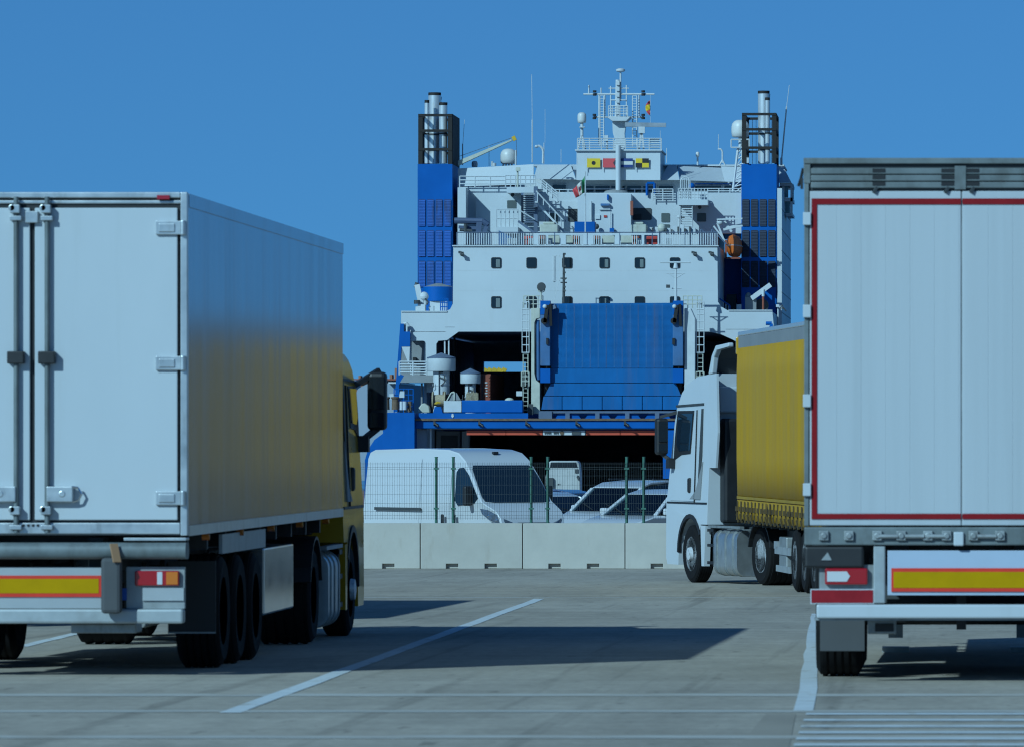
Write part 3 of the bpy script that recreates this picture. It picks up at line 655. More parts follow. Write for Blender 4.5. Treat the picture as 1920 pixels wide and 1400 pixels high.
# machinery boxes on the sun deck
for p0, p1, q in ((1012, 1046, 418), (1183, 1212, 418)):
    b_ = pbox('ventilation_box', 'cream', p0, p1, q+3, 440, AY-5, AY-3, bevel=.06); pbox('lid', 'cream', p0+6, p1-6, q-1.5, q+2.6, AY-4.8, AY-3.2, b_, bevel=.04)
pbox('deck_locker', 'blue', 1077, 1115.5, 416, 440, AY-6, AY-4.6, bevel=.03)
part('radar_stool', 'cream', lambda m: m.ball(W(1241, 428, AY-4), .28, .28, .3))
part('cowl_vent', 'whitex', lambda m: (m.ball(W(1273, 407, AY-1), .12, .12, .12), m.cyl(W(1273, 410, AY-1), W(1273, 436, AY-1), .08)))
part('loudspeaker', 'black', lambda m: m.ball(W(1280, 408, AY-1.2), .13, .13, .14))
part('machinery', 'whitex', lambda m: [pb(m, p, p+random.uniform(4, 9), 424+random.uniform(-3, 5), 440, AY-4, AY-3.4) for p in (1218, 1228, 1250, 1262, 1275, 1286, 1295)])
part('machinery', 'dgrey', lambda m: [pb(m, p, p+3, 428+random.uniform(-3, 5), 440, AY-4.2, AY-4) for p in (1222, 1247, 1258, 1270, 1283, 1292)])
# sun deck railing: pickets each side, plated bulwark between
dy = SY+.4
rl = rail(857, 1345, 436, 460, dy, 1, 61, .035, 'greyblue')
pk = MB()
for i in range(33): p = 858+i*4.4; pb(pk, p, p+1.7, 437.5, 459.5, dy-.03, dy+.03)
for i in range(26): p = 1234+i*4.4; pb(pk, p, p+1.7, 437.5, 459.5, dy-.03, dy+.03)
for a, n in ((1011, 4), (1076, 3), (1114, 3), (1185, 3)):
    for i in range(n): p = a+i*4; pb(pk, p, p+1.6, 442, 458.5, dy-.04, dy+.02)
pk.build('pickets', 'whitex', ship, kind='stuff')
c_ = lambda l: [(X(a, dy), Z(b, dy)) for a, b in l]
hs = [c_(rpts(a, b, 441, 458.5, 1)) for a, b in ((1010, 1024), (1028, 1051), (1061, 1094), (1113, 1126), (1128, 1153), (1163, 1203), (1208, 1233))]
MB().prism(c_([(1001, 437.5), (1235, 437.5), (1235, 460), (1001, 460)]), 'Y', dy-.02, dy+.03, hs).build('bulwark', 'white', ship)
part('windbreak', 'cream', lambda m: [pb(m, a, b, 442, 458, dy+.9, dy+1) for a, b in ((1028, 1049), (1062, 1074), (1129, 1152), (1164, 1186))])
part('bulwark_toe', 'dgrey', lambda m: [pb(m, 870+i*14, 880+i*14, 459.2, 460.2, dy-.1, dy-.04) for i in range(33)])
for p0, p1, q, m_ in ((982, 1000, 443, 'red'), (1009, 1023, 442, 'rust'), (1074, 1086, 442, 'rust'), (1112, 1125, 442, 'rust'), (1186, 1199, 443, 'rust'), (1212, 1233, 443, 'red')):
    pbox('fire_locker', m_, p0, p1, q, 459, dy+.6, dy+1.4, bevel=.05)
part('deck_bench', 'whitex', lambda m: [pb(m, a, b, 447, 458, dy+.4, dy+.55) for a, b in ((950, 970), (990, 1003), (1025, 1036), (1193, 1208), (1248, 1260))])
# davit on the port side
part('davit', 'davitb', lambda m: (m.tube([W(852, 414, 405), W(905, 415, 405), W(915, 422, 405)], .2, 8), m.bar(W(899, 416, 405), W(896, 458, 405), .35, .35), m.bar(W(914, 420, 405), W(905, 446, 405), .25, .25), m.bar(W(860, 426, 405), W(896, 428, 405), .2, .2)))
part('davit_fall', 'dgrey', lambda m: (m.cyl(W(873, 420, 404.6), W(873, 436, 404.6), .12), m.cyl(W(862, 431, 404.6), W(885, 433, 404.6), .1)))
part('deck_panel', 'rampg', lambda m: (pp(m, [(915, 460), (916, 432), (922, 436), (922, 460)], 405.5, 405.7), pp(m, [(935, 460), (935, 432), (960, 446), (960, 460)], 405.5, 405.7)))
# stairs: port
st = MB()
for i in range(13): pb(st, 981.5, 1003, 363.5+i*4.1, 365.2+i*4.1, AY-2.3+i*.22-2.2, AY-1.8+i*.22-2.2)
clusters(st, 'stair_tread', 'whitex', ship, tol=.02)
part('stair_back', 'greyblue', lambda m: pb(m, 981, 1004, 362, 418, AY-.3, AY-.05))
part('stair_stringer', 'greyblue', lambda m: (m.bar(W(1004.5, 350, AY-2.6), W(1004.5, 440, AY-2.6), .25, .25), m.bar(W(980, 364, AY-3), W(980, 416, AY-.6), .2, .2)))
part('stair_stringer', 'whitex', lambda m: (m.bar(W(1006, 342, AY-2.2), W(1047, 380, AY-2.2), .35, .12), m.bar(W(1004, 378, AY-3), W(1060, 438, AY-3), .3, .12)))
dr = MB()
for o_ in (0, 6, 12):
    dr.cyl(W(1015, 336+o_*.8, AY-2.4), W(1046, 362+o_*.8, AY-2.4), .05, n=5)
for k in range(4): dr.cyl(W(1015+k*10, 336+k*8.5, AY-2.4), W(1015+k*10, 354+k*8.5, AY-2.4), .05, n=5)
for k in range(5): dr.cyl(W(1008+k*11, 362+k*12, AY-3), W(1008+k*11, 384+k*12, AY-3), .04, n=5)
dr.cyl(W(1005, 358, AY-3), W(1056, 413, AY-3), .05, n=5); dr.cyl(W(975, 395, AY-3), W(1003, 412, AY-3), .04, n=5); dr.cyl(W(972, 393, AY-2.2), W(932, 393, AY-2.2), .05, n=5)
clusters(dr, 'stair_handrail', 'whitex', ship)
part('stair_stringer', 'greyblue', lambda m: (m.bar(W(972, 415, AY-3), W(1002, 437, AY-3), .35, .15),))
rail(931, 971, 393, 427, AY-1.95, 2, 8, .035); rail(1004, 1060, 396, 416, AY-1.5, 1, 20, .03, 'greyblue')
# stairs: starboard
st = MB()
for i in range(12): pb(st, 1276, 1297, 386+i*4.6, 388+i*4.6, AY-2.2, AY-1.7)
clusters(st, 'stair_tread', 'whitex', ship, tol=.02); part('stair_stringer', 'whitex', lambda m: [pb(m, p, p+1.5, 385, 440, AY-2.3, AY-1.6) for p in (1274.5, 1297)])
for pl in (893, 1000, 1140): pass
part('lamp_housing', 'dgrey', lambda m: (m.ball(W(961, 366, AY-1.5), .12, .12, .12), m.ball(W(1312, 389, AY-1.5), .12, .12, .12)))
# upper rails of the port wing deck
rail(862, 948, 331, 352, AY-.4, 3, 30, .04); rail(948, 1004, 329, 352, AY-2.2, 3, 9, .035)
part('pipe_run', 'greyblue', lambda m: (m.cyl(W(862, 346.5, AY+2), W(972, 346.5, AY+2), .09), m.cyl(W(930, 344, AY+2), W(972, 344, AY+2), .2)))
rail(1060, 1186, 364, 376, AY+2.5, 1, 60, .03); rail(1224, 1262, 355, 377, AY-.3, 5, 19, .035); rail(1327, 1390, 354, 376, AY+.4, 5, 24, .035); rail(1272, 1327, 354, 375, AY-2.3, 4, 6, .03)
part('ladder_cage', 'whitex', lambda m: (m.tube([W(1276, 374, AY-2), W(1276, 340, AY-2), W(1279, 334, AY-2), W(1285, 332, AY-2), W(1291, 334, AY-2), W(1294, 340, AY-2), W(1294, 374, AY-2)], .04), [m.cyl(W(1279+i*4, 374, AY-2), W(1279+i*4, 335, AY-2), .03, n=4) for i in range(4)], [m.cyl(W(1274, 354+i*5, AY-2.1), W(1297, 354+i*5, AY-2.1), .03, n=4) for i in range(4)]))
for p in (1216, 1260): part('ladder_cage', 'blue', lambda m: (m.tube([W(p-3, 367, AY-.2), W(p-3, 344, AY-.2), W(p+11, 344, AY-.2), W(p+11, 364, AY-.2)], .09),) if p == 1216 else m.ball(W(1297, 349, AY-1), .2, .2, .2))

# ---- bridge
GY = 415.0
br = part('bridge', 'white', lambda m: (pb(m, 858, 1400, 336, 380, GY+1.2, GY+10),))
def fascia(pts, dyt, m='white', Yf=None):
    """slanted plate: upper edge pushed back by dyt metres"""
    n = len(pts); vs = []; Yf = Yf or GY
    for p, q, up in pts:
        y = Yf+(dyt if up else 0); v = W(p, q, Yf); vs.append((v.x, y, v.z))
    k = MB(); k.add(vs+[(a, b+.25, c2) for a, b, c2 in vs], [tuple(range(n)), tuple(range(2*n-1, n-1, -1))]+[(i, (i+1) % n, (i+1) % n+n, i+n) for i in range(n)])
    return k.build('bridge_fascia', m, ship)
fascia([(858, 350, 0), (1000, 346, 0), (1000, 308, 1), (858, 316, 1)], .3, Yf=410.2)
fascia([(1000.5, 336, 0), (1080, 337, 0), (1067, 307, 1), (1005, 307, 1)], 1.6)
fascia([(1080.5, 337.5, 0), (1098, 338, 0), (1085, 307.3, 1), (1067.6, 307.2, 1)], 3.2)
fascia([(1238, 338, 0), (1274, 338, 0), (1266, 307, 1), (1251, 307, 1)], 1.6)
fascia([(1274.5, 338, 0), (1358, 341, 0), (1350, 311, 1), (1266.5, 307, 1)], 3.4)
fascia([(1358.5, 341, 0), (1400, 342, 0), (1396, 312, 1), (1350.5, 311, 1)], 1.2)
fascia([(1456, 343, 0), (1484, 343, 0), (1468, 312, 1), (1456, 310, 1)], 1.6)
part('bridge_roof', 'white', lambda m: pb(m, 1000, 1470, 309, 312, GY+3.7, GY+12))
# window band
wb = MB()
for a, b, qa, qb in ((1036, 1061, 347, 362), (1098, 1113, 349, 363), (1116, 1143, 349, 363), (1146, 1156, 349, 363), (1167, 1172, 349, 363), (1176, 1202, 349, 363), (1206, 1230, 349, 363), (1235, 1262, 349, 375), (1303, 1352, 349, 374), (1358, 1392, 349, 374)):
    f_ = MB(); pb(f_, a-1.3, b+1.3, qa-1.3, qb+1, GY+1.1, GY+1.3); fo = f_.build('bridge_window', 'whitex', ship)
    pbox('pane', 'glassd', a, b, qa, qb, GY+1.06, GY+1.2, fo)
part('coaming', 'white', lambda m: (pb(m, 1098, 1238, 364.5, 378, GY-.3, GY+1), pb(m, 1036, 1083, 378, 392, AY-.1, AY+1)))
part('awning_frame', 'blue', lambda m: pb(m, 1303, 1390, 344, 346, GY+.8, GY+1.0))
rail(1000, 1098, 356, 378, GY-3.5, 4, 16, .035); rail(1098, 1236, 355, 364.5, GY-.2, 1, 40, .03, 'greyblue')
pbox('notice', 'blue', 1058, 1062, 363, 367, GY-3.7, GY-3.5)
part('barrel_cover', 'grey', lambda m: m.lathe([(.9, 0), (.7, .2), (0, .35)], W(1155, 364, GY-.6), 'Z', 20))
part('lamp_bracket', 'whitex', lambda m: (m.bar(W(1190, 367, GY-1.5), W(1198, 372, GY-1.5), .3, .3), m.tube([W(1213, 366, GY-.8), W(1216, 378, GY-.8), W(1227, 378, GY-.8), W(1229, 366, GY-.8)], .05)))
# bridge wing, starboard
wg = part('bridge_wing', 'white', lambda m: (pb(m, 1462, 1485, 343.5, 349, GY+.3, GY+7), pb(m, 1469, 1486, 371, 378, GY+.5, GY+6), pb(m, 1482, 1486, 349, 405, GY+.5, GY+1), pb(m, 1468, 1471, 349, 402, GY+.5, GY+1), pb(m, 1474, 1486, 400, 405, GY+.6, GY+6)))
for a, b, qa, qb in ((1471.4, 1478, 349.5, 370), (1472, 1481, 378.5, 400), (1458.5, 1467, 350, 372)):
    pbox('pane', 'tealglass', a, b, qa, qb, GY+.7, GY+.8, wg)
part('wing_strut', 'black', lambda m: (pb(m, 1483, 1487, 345, 379, GY+2, GY+4),))
# monkey island
mi = part('monkey_island', 'white', lambda m: (pb(m, 1081, 1238, 282, 338, GY-.6, GY+6), pb(m, 1078, 1241, 280.5, 283, GY-.8, GY+6.2)))
rail(1083, 1240, 260, 281, GY-.7, 5, 21, .035)
part('windscreen', 'whitex', lambda m: [pb(m, 1218, 1236, 261+i*4.8, 264+i*4.8, GY-.62, GY-.55) for i in range(4)])
# main mast
mY = GY+1
part('mast_trunk', 'white', lambda m: pp(m, [(1149, 273), (1153, 262), (1149, 250), (1148, 226), (1174, 226), (1171, 250), (1172, 273), (1168, 282), (1152, 282)], mY, mY+1))
part('mast_post', 'white', lambda m: m.cyl(W(1159, 273, GY-1), W(1159, 366, GY-1), .17, n=14))
part('mast_platform', 'whitex', lambda m: pp(m, [(1137, 219), (1182, 219), (1174, 227), (1148, 227)], mY-.6, mY+1.6))
part('mast_pole', 'whitex', lambda m: (m.cyl(W(1158, 220, mY+.4), W(1158, 150, mY+.4), .2, .13), m.cyl(W(1163.5, 190, mY+.4), W(1163.5, 136, mY+.4), .06), m.lathe([(.22, 0), (.3, .05), (.3, .15), (.15, .22), (0, .23)], W(1163.5, 135, mY+.4)), [pb(m, 1155.5, 1161.5, 152+i*11, 160+i*11, mY+.1, mY+.3) for i in range(4)]))
part('yard_arm', 'whitex', lambda m: (m.cyl(W(1094, 177, mY+.4), W(1227, 177, mY+.4), .07), m.cyl(W(1113, 220, mY+.4), W(1207, 220, mY+.4), .06), m.cyl(W(1141, 166, mY+.4), W(1179, 166, mY+.4), .04), m.cyl(W(1145, 188, mY+.3), W(1173, 188, mY+.3), .04), m.cyl(W(1145, 199, mY+.3), W(1173, 199, mY+.3), .04)))
part('mast_stay', 'whitex', lambda m: [m.cyl(W(p, q0, mY+.4), W(p, q1, mY+.4), .05, n=5) for p, q0, q1 in ((1145, 162, 219), (1174.5, 160, 219), (1123, 178, 270), (1134, 178, 220), (1198, 178, 220), (1104, 162, 177), (1127, 165, 178), (1104, 160, 165))])
def mladder(p0, p1, q0, q1, Y):
    m = MB()
    for p in (p0, p1): m.cyl(W(p, q0, Y), W(p, q1, Y), .04, n=5)
    for i in range(int((q1-q0)/5)): m.cyl(W(p0, q0+i*5, Y), W(p1, q0+i*5, Y), .025, n=4)
    return m.build('ladder', 'whitex', ship)
mladder(1125, 1132, 180, 275, mY); mladder(1186, 1194, 180, 275, mY)
rail(1141, 1177, 199, 219, mY-.5, 4, 7, .03)
part('navigation_lamp', 'kflag', lambda m: [(m.cyl(W(p, q, mY+.3), W(p, q+4, mY+.3), .12), m.cyl(W(p, q+5.5, mY+.3), W(p, q+10, mY+.3), .12)) for p, q in ((1115, 170), (1206, 170), (1114.5, 214), (1206, 214))])
part('radar_scanner', 'steelg', lambda m: m.bar(W(1172, 234, GY+.2), W(1249, 235, GY+.2), .3, .28))
part('radar_pedestal', 'whitex', lambda m: (pb(m, 1197, 1209, 238, 250, GY, GY+.5), m.bar(W(1198, 281, GY+.2), W(1202, 250, GY+.2), .12, .12), m.bar(W(1207, 281, GY+.2), W(1204, 250, GY+.2), .12, .12), m.cyl(W(1200, 266, GY+.2), W(1207, 260, GY+.2), .06)))
part('signal_lamp', 'whitex', lambda m: (pb(m, 1133, 1140, 254, 264, GY-.4, GY), m.cyl(W(1138, 281, GY), W(1138, 264, GY), .08)))
def dome(pc, q0, q1, r, Y, stand=None):
    c = W(pc, q1, Y); h = Z(q0, Y)-c.z
    d = MB().lathe([(r*.75, -.12*r), (r*.95, 0), (r, h*.25), (r, h-r*.8), (r*.92, h-r*.45), (r*.7, h-r*.17), (r*.4, h-.04*r), (0, h)], c, 'Z', 24).build('radome', 'dome', ship, smooth=60)
    return d
dome(1091, 211, 230, .29, GY); dome(953.5, 279, 306, .54, AY+6); dome(1388, 225, 256, .58, AY+2); dome(890, 302, 313, .2, AY+4); dome(1308, 285, 294, .12, GY+3)
part('radome_stand', 'whitex', lambda m: (m.cyl(W(1091, 231, GY), W(1091, 255, GY), .1), [m.cyl(W(1091, 250, GY), W(1091+d_, 281, GY), .05) for d_ in (-7, 7, 3)], pb(m, 1086, 1096, 238, 239.5, GY-.3, GY+.3),
     [m.cyl(W(945+i*5, 306, AY+6), W(943+i*5.5, 312, AY+6), .06) for i in range(4)], m.cyl(W(967, 282, AY+5.6), W(967, 310, AY+5.6), .06), m.cyl(W(1308, 294, GY+3), W(1308, 310, GY+3), .06)))
tl = MB()
for a, b in ((1373, 1386), (1390, 1388)): tl.cyl(W(1372 if a == 1373 else 1398, 376, AY+1.8), W(1384 if a == 1373 else 1391, 276, AY+1.8), .09, n=6)
for k in range(7): tl.cyl(W(1374+k*1.6, 364-k*13, AY+1.8), W(1397-k, 358-k*13, AY+1.8), .045, n=5); tl.cyl(W(1374+k*1.6, 364-k*13, AY+1.8), W(1396-k, 348-k*13, AY+1.8), .035, n=5)
tl.tube([W(1371, 262, AY+1.6), W(1405, 262, AY+1.6), W(1405, 277, AY+1.6), W(1371, 277, AY+1.6), W(1371, 262, AY+1.6)], .05); tl.cyl(W(1388, 257, AY+2), W(1388, 277, AY+2), .12)
tl.build('lattice_tower', 'whitex', ship)
# boom crane on the port side
cb = part('crane_boom', 'cream', lambda m: m.add([(lambda v: (v.x, v.y+d_, v.z))(W(p, q, 410.4)) for d_ in (-.3, .3) for p, q in ((860, 311), (860, 302), (960, 261.5), (960, 264.5))], [(0, 1, 2, 3), (7, 6, 5, 4), (0, 4, 5, 1), (1, 5, 6, 2), (2, 6, 7, 3), (3, 7, 4, 0)]))
part('crane_tip', 'yellow', lambda m: (m.bar(W(961, 261.5, 410.4), W(967, 258.5, 410.4), .3, .3)), cb); part('crane_wire', 'dgrey', lambda m: (m.cyl(W(860, 294, 410.4), W(962, 258, 410.4), .02, n=4), m.cyl(W(968, 262, 410.4), W(969, 292, 410.4), .015, n=4)), cb)
# whips, curved lamp posts and small fittings on the roof
wp = MB()
for p0, q0, p1, q1, r in ((998, 305, 998, 225, .045), (998, 225, 997, 140, .02), (867.5, 310, 867.5, 270, .04), (868, 270, 871, 225, .015), (917, 312, 917, 272, .02), (1020, 308, 1020, 268, .03), (1022, 268, 1022, 205, .012), (1052, 305, 1052, 280, .02), (1465, 306, 1475, 200, .05), (1475, 200, 1480, 160, .02), (1250, 306, 1250, 278, .02), (1347, 278, 1347, 252, .02), (1238, 282, 1238, 245, .015), (1082, 310, 1083, 296, .02)):
    wp.cyl(W(p0, q0, AY+4), W(p1, q1, AY+4), r, n=5)
clusters(wp, 'whip_antenna', 'whitex', ship)
part('lamp_post', 'whitex', lambda m: (m.tube([W(1018, 307, AY+3), W(1018.5, 285, AY+3), W(1017, 279, AY+3), W(1013, 274.5, AY+3), W(1008, 274, AY+3)], .08), m.ball(W(1006, 275, AY+3), .13, .13, .1), m.tube([W(1354.5, 306, AY+3), W(1354.5, 285, AY+3), W(1352, 280, AY+3), W(1346, 280, AY+3)], .06), m.cyl(W(1349, 311, AY+3), W(1354.5, 300, AY+3), .05), m.cyl(W(1360, 311, AY+3), W(1354.5, 300, AY+3), .05)))
part('roof_fitting', 'whitex', lambda m: (m.cyl(W(923, 312, AY+3), W(923, 303, AY+3), .07), m.cyl(W(927, 312, AY+3), W(927, 306, AY+3), .12), pb(m, 1463, 1467, 296, 310, AY+4, AY+4.4), pb(m, 1400, 1404, 296, 306, 409, 410)))
part('floodlight', 'cream', lambda m: (pb(m, 967, 975, 314, 321, AY-2.4, AY-2.1), m.cyl(W(970.5, 352, AY-2.2), W(970.5, 321, AY-2.2), .06)))
# shallow wall lines that break up the big white plates
part('plate_seam', 'whitex', lambda m: [m.box(X(850, SY)+.2, X(1345, SY)-.2, SY-.006, SY+.004, Z(q, SY), Z(q, SY)+.03) for q in (508, 545, 606)])
# ---- things carried by the ship
def flat_flag(name, label, p0, p1, q0, q1, pieces, swallow=False):
    Y = GY-.75; r = empty(name, W(p0, q1, Y), label, 'flag', 'code flags on the bridge front', world=True)
    for nm, m_, pts in pieces:
        pts = [(X(p0+(p1-p0)*u, Y), Z(q0+(q1-q0)*v, Y)) for u, v in pts]
        MB().prism(pts, 'Y', Y-(.02 if nm == 'field' else .035), Y+.02).build(nm, m_, r)
    MB().cyl(W(p0, q0-3, Y), W(p0, q1+6, Y), .025, n=6).build('hoist_line', 'whitex', r)
full = [(0, 0), (1, 0), (1, 1), (0, 1)]
circ = [(.5+.15*math.cos(t*math.pi/8), .5+.22*math.sin(t*math.pi/8)) for t in range(16)]
flat_flag('signal_flag', 'yellow code flag with a black disc, leftmost of four', 1100.5, 1125.5, 297.5, 314.5, [('field', 'yflag', full), ('disc', 'kflag', circ)])
flat_flag('signal_flag', 'red swallow-tailed code flag, second of four', 1130, 1155, 297.5, 314.5, [('field', 'rflag', [(0, 0), (1, 0), (.78, .5), (1, 1), (0, 1)])])
flat_flag('signal_flag', 'blue and white striped code flag, third of four', 1161.5, 1186.5, 297.5, 314.5, [('field', 'wflag', full), ('stripe', 'bflag', [(0, 0), (1, 0), (1, .3), (0, .3)]), ('stripe', 'bflag', [(0, .7), (1, .7), (1, 1), (0, 1)])])
flat_flag('signal_flag', 'yellow and black quartered code flag, rightmost of four', 1191.5, 1216.5, 297.5, 314.5, [('field', 'yflag', full), ('quarter', 'kflag', [(.51, 0), (1, 0), (1, .49), (.51, .49)]), ('quarter', 'kflag', [(0, .51), (.49, .51), (.49, 1), (0, 1)])])
# ensign hanging from its staff
def cloth(name, label, fn, cols, parent_loc, group=None):
    r = empty(name, parent_loc, label, 'flag', world=True)
    for nm, m_, u0, u1, v0, v1, off in cols:
        n, k = 8, 6; vs = []
        for i in range(n+1):
            for j in range(k+1):
                vs.append(fn(u0+(u1-u0)*i/n, v0+(v1-v0)*j/k)+Vector((0, off, 0)))
        fs = [(i*(k+1)+j, i*(k+1)+j+1, (i+1)*(k+1)+j+1, (i+1)*(k+1)+j) for i in range(n) for j in range(k)]
        o = MB().add(vs, fs).build(nm, m_, r, smooth=80); sol = o.modifiers.new('thick', 'SOLIDIFY'); sol.thickness = .015; sol.offset = 0
    return r
eY = SY+.6
def ens(u, v):
    top = Vector((1097-24*u**1.1, 328+28*u**.8)); bot = Vector((1097-17*u, 361+11*u))
    p = top.lerp(bot, v); return W(p.x, p.y, eY)+Vector((0, .22*math.sin(u*9+v*2.5), 0))
es = cloth('ensign', 'green, white and red ensign drooping from the stern flagstaff', ens,
      [('green_stripe', 'gflag', 0, .30, 0, 1, 0), ('white_stripe', 'wflag', .30, .66, 0, 1, 0), ('red_stripe', 'rflag', .66, 1, 0, 1, 0), ('emblem', 'rust', .38, .58, .32, .64, -.04), ('emblem', 'bflag', .45, .52, .40, .56, -.06)], W(1097, 362, eY))
MB().cyl(W(1097.5, 460, eY), W(1097.5, 322, eY), .05, .035, n=8).build('flagstaff', 'whitex', ship)
def cour(u, v):
    p0 = Vector((1220-5*math.sin(u*3)+u*2, 187+29*u)); p1 = Vector((1220-7*math.sin(u*3.1)-1*u-2, 190+27*u))
    p = p0.lerp(p1, v); return W(p.x, p.y, mY)+Vector((0, .1*math.sin(u*8+v*4), 0))
def cour2(u, v):
    pts = Vector((1219-9*v*math.sin(.4+u*2.6)+u*0, 188+26*u+3*v)); return W(pts.x, pts.y, mY)+Vector((0, .1*math.sin(u*8+v*4), 0))
cloth('courtesy_flag', 'small limp red and yellow flag under the mast yard', cour2, [('red_stripe', 'rflag', 0, .3, 0, 1, 0), ('yellow_stripe', 'yflag', .3, .7, 0, 1, 0), ('red_stripe', 'rflag', .7, 1, 0, 1, 0)], W(1219, 210, mY))
MB().cyl(W(1219.3, 178, mY), W(1219.3, 232, mY), .012, n=4).build('halyard', 'whitex', ship)
# lifeboat
lb = empty('lifeboat', W(1377, 484, 408.4), 'orange enclosed lifeboat hanging beside the starboard funnel', 'lifeboat', world=True)
def boat(z0, z1, m_, name, sec, yo=0):
    c = W(1377, 462, 408.4); L_ = 3.2; vs = []; N_ = 12; K = len(sec)
    for i in range(N_+1):
        t = -1+2*i/N_; tap = max(.12, (1-abs(t)**3.2)**.6)
        for a, z in sec: vs.append((c.x+a*tap, c.y+t*L_, c.z+z*(.75+.25*tap)))
    fs = [(i*K+j, i*K+(j+1) % K, (i+1)*K+(j+1) % K, (i+1)*K+j) for i in range(N_) for j in range(K)] + [tuple(range(K))[::-1], tuple(range(N_*K, (N_+1)*K))]
    return MB().add(vs, fs).build(name, m_, lb, smooth=40)
boat(0, 0, 'orange', 'boat_hull', [(-.50, -.05), (-.47, -.35), (-.33, -.60), (0, -.74), (.33, -.60), (.47, -.35), (.50, -.05)])
boat(0, 0, 'orange', 'canopy', [(-.49, 0), (-.45, .35), (-.30, .62), (0, .74), (.30, .62), (.45, .35), (.49, 0)])
boat(0, 0, 'whitex', 'fender_strip', [(-.53, -.05), (-.53, 0), (.53, 0), (.53, -.05)])
MB().bar(W(1361, 450, 405.1), W(1361, 484, 405.1), .12, .12).bar(W(1361, 484, 405.1), W(1388, 484, 405.1), .12, .12).build('boat_cradle', 'rust', ship)
part('davit', 'whitex', lambda m: (m.bar(W(1345, 419, 405.5), W(1357, 450, 405.5), .12, .12), m.bar(W(1338, 424, 405.5), W(1362, 455, 405.5), .1, .1), m.bar(W(1344, 412, 405.3), W(1392, 410, 405.3), .1, .1), m.bar(W(1356, 430, 405.8), W(1392, 422, 405.8), .2, .2), m.bar(W(1358, 415, 405.8), W(1372, 435, 405.8), .15, .15), m.ball(W(1350, 417, 405.5), .22, .2, .2)))
part('stair_handrail', 'greyblue', lambda m: (m.tube([W(1314, 459, 405), W(1314, 430, 405), W(1340, 452, 405)], .05), m.tube([W(1335, 459, 405), W(1335, 430, 405), W(1362, 458, 405)], .05)))
# red container standing inside the open stern and cargo in the daylight beyond
ct = empty('cargo_container', W(912, 776, 403), 'rust red cargo container just inside the upper stern opening', 'container', world=True)
pbox('container_body', 'rust', 900, 920, 701, 775, 403, 415, ct)
part('corrugation', 'rust', lambda m: [pb(m, 916+i*0, 919, 704+i*6, 707.5+i*6, 402.9, 403.02) for i in range(11)], ct)
part('lettering', 'whitex', lambda m: [pb(m, 909+(i % 2)*2, 914, 716+i*5, 718+i*5, 402.95, 403.01) for i in range(6)], ct)
part('lock_rod', 'dgrey', lambda m: m.cyl(W(904, 702, 402.9), W(904, 770, 402.9), .04), ct)
fd = 492.0
cr = empty('deck_crane', W(920, 760, fd), 'yellow lattice crane glimpsed through the stern opening', 'crane', world=True)
part('lattice', 'yellow', lambda m: ([m.bar(W(890+i*9, 716, fd), W(902+i*9, 690, fd), .35, .35) for i in range(6)], m.bar(W(900, 712, fd), W(1000, 722, fd), .7, .5), m.tube([W(930, 720, fd), W(936, 706, fd), W(946, 702, fd)], .4), pb(m, 905, 912, 716, 790, fd, fd+1)), cr)
for i, (a, b, m_, l_) in enumerate(((951, 962, 'whitex', 'white cargo unit on the far deck, left of two'), (974, 992, 'whitex', 'white cargo unit on the far deck, right of two'), (963, 971, 'rflag', 'red cargo unit between the white ones on the far deck'))):
    o = pb(MB(), a-2, b-2, 706 if i < 2 else 710, 790, fd+3, fd+6).build('cargo_unit', m_); tag(o, l_, 'cargo')
pbox('fore_deck', 'greyblue', 760, 1440, 800, 806, 442, 556)
# ------------------------------------------------------------------ vehicle materials
M['tyre'] = mat('tyre_rubber', (.012, .012, .013), .85, spec=.2, var=.25, vscale=8)
M['alu'] = mat('aluminium', (.55, .57, .57), .35, .85, var=.15, vscale=5, streak=((.12, .11, .09), .5, (6, 6, 2), .55, .75))
M['galv'] = mat('galvanised_steel', (.30, .32, .32), .5, .5, var=.25, vscale=5, streak=((.08, .07, .05), .6, (4, 4, 2), .52, .72))
M['chrome'] = mat('chrome', (.75, .76, .76), .14, 1.0)
M['rimm'] = mat('rim_alloy', (.30, .32, .33), .35, .7, var=.2, vscale=12, streak=((.06, .05, .04), .5, (9, 9, 9), .5, .7))
M['rimb'] = mat('bright_alloy', (.85, .88, .90), .35, .15, var=.12, vscale=14, streak=((.10, .09, .08), .5, (11, 11, 11), .5, .68))
M['hdr'] = mat('dull_aluminium', (.20, .235, .24), .55, .2, var=.25, vscale=4, streak=((.08, .08, .07), .6, (4, 4, 2), .5, .7))
M['doorw'] = mat('reefer_white_gloss', (.62, .67, .70), .32, coat=.3, var=.035, vscale=.8, stretch=(1, 1, .4), streak=((.50, .53, .53), .35, (3.5, 1, .25), .55, .75))
M['doorw2'] = mat('trailer_door_white', (.555, .60, .63), .5, var=.03, vscale=.8, stretch=(2.5, 1, .15), streak=((.42, .46, .48), .4, (3.0, 1, .08), .48, .72))
M['sidew'] = mat('reefer_side_polished', (.40, .42, .46), .15, .28, spec=.45, tint=(.60, .60, .70), var=.18, vscale=1.3, stretch=(1, 2.2, .10), streak=((.20, .19, .18), .6, (1.0, 3.2, .25), .50, .70), bump=.015, bscale=.9)
M['tape'] = mat('red_reflective_tape', (.30, .007, .012), .5, spec=.2, var=.12, vscale=5)
M['yel'] = mat('yellow_reflector', (.58, .34, .0), .6, spec=.1, var=.08, vscale=6)
M['orr'] = mat('orange_red_reflector', (.85, .065, .04), .6, spec=.15, var=.08, vscale=6)
M['lampr'] = mat('red_lamp', (.45, .012, .02), .15, coat=.5); M['lampo'] = mat('orange_lamp', (.75, .20, .02), .15, coat=.5); M['lampw'] = mat('clear_lamp', (.7, .72, .74), .15, coat=.5)
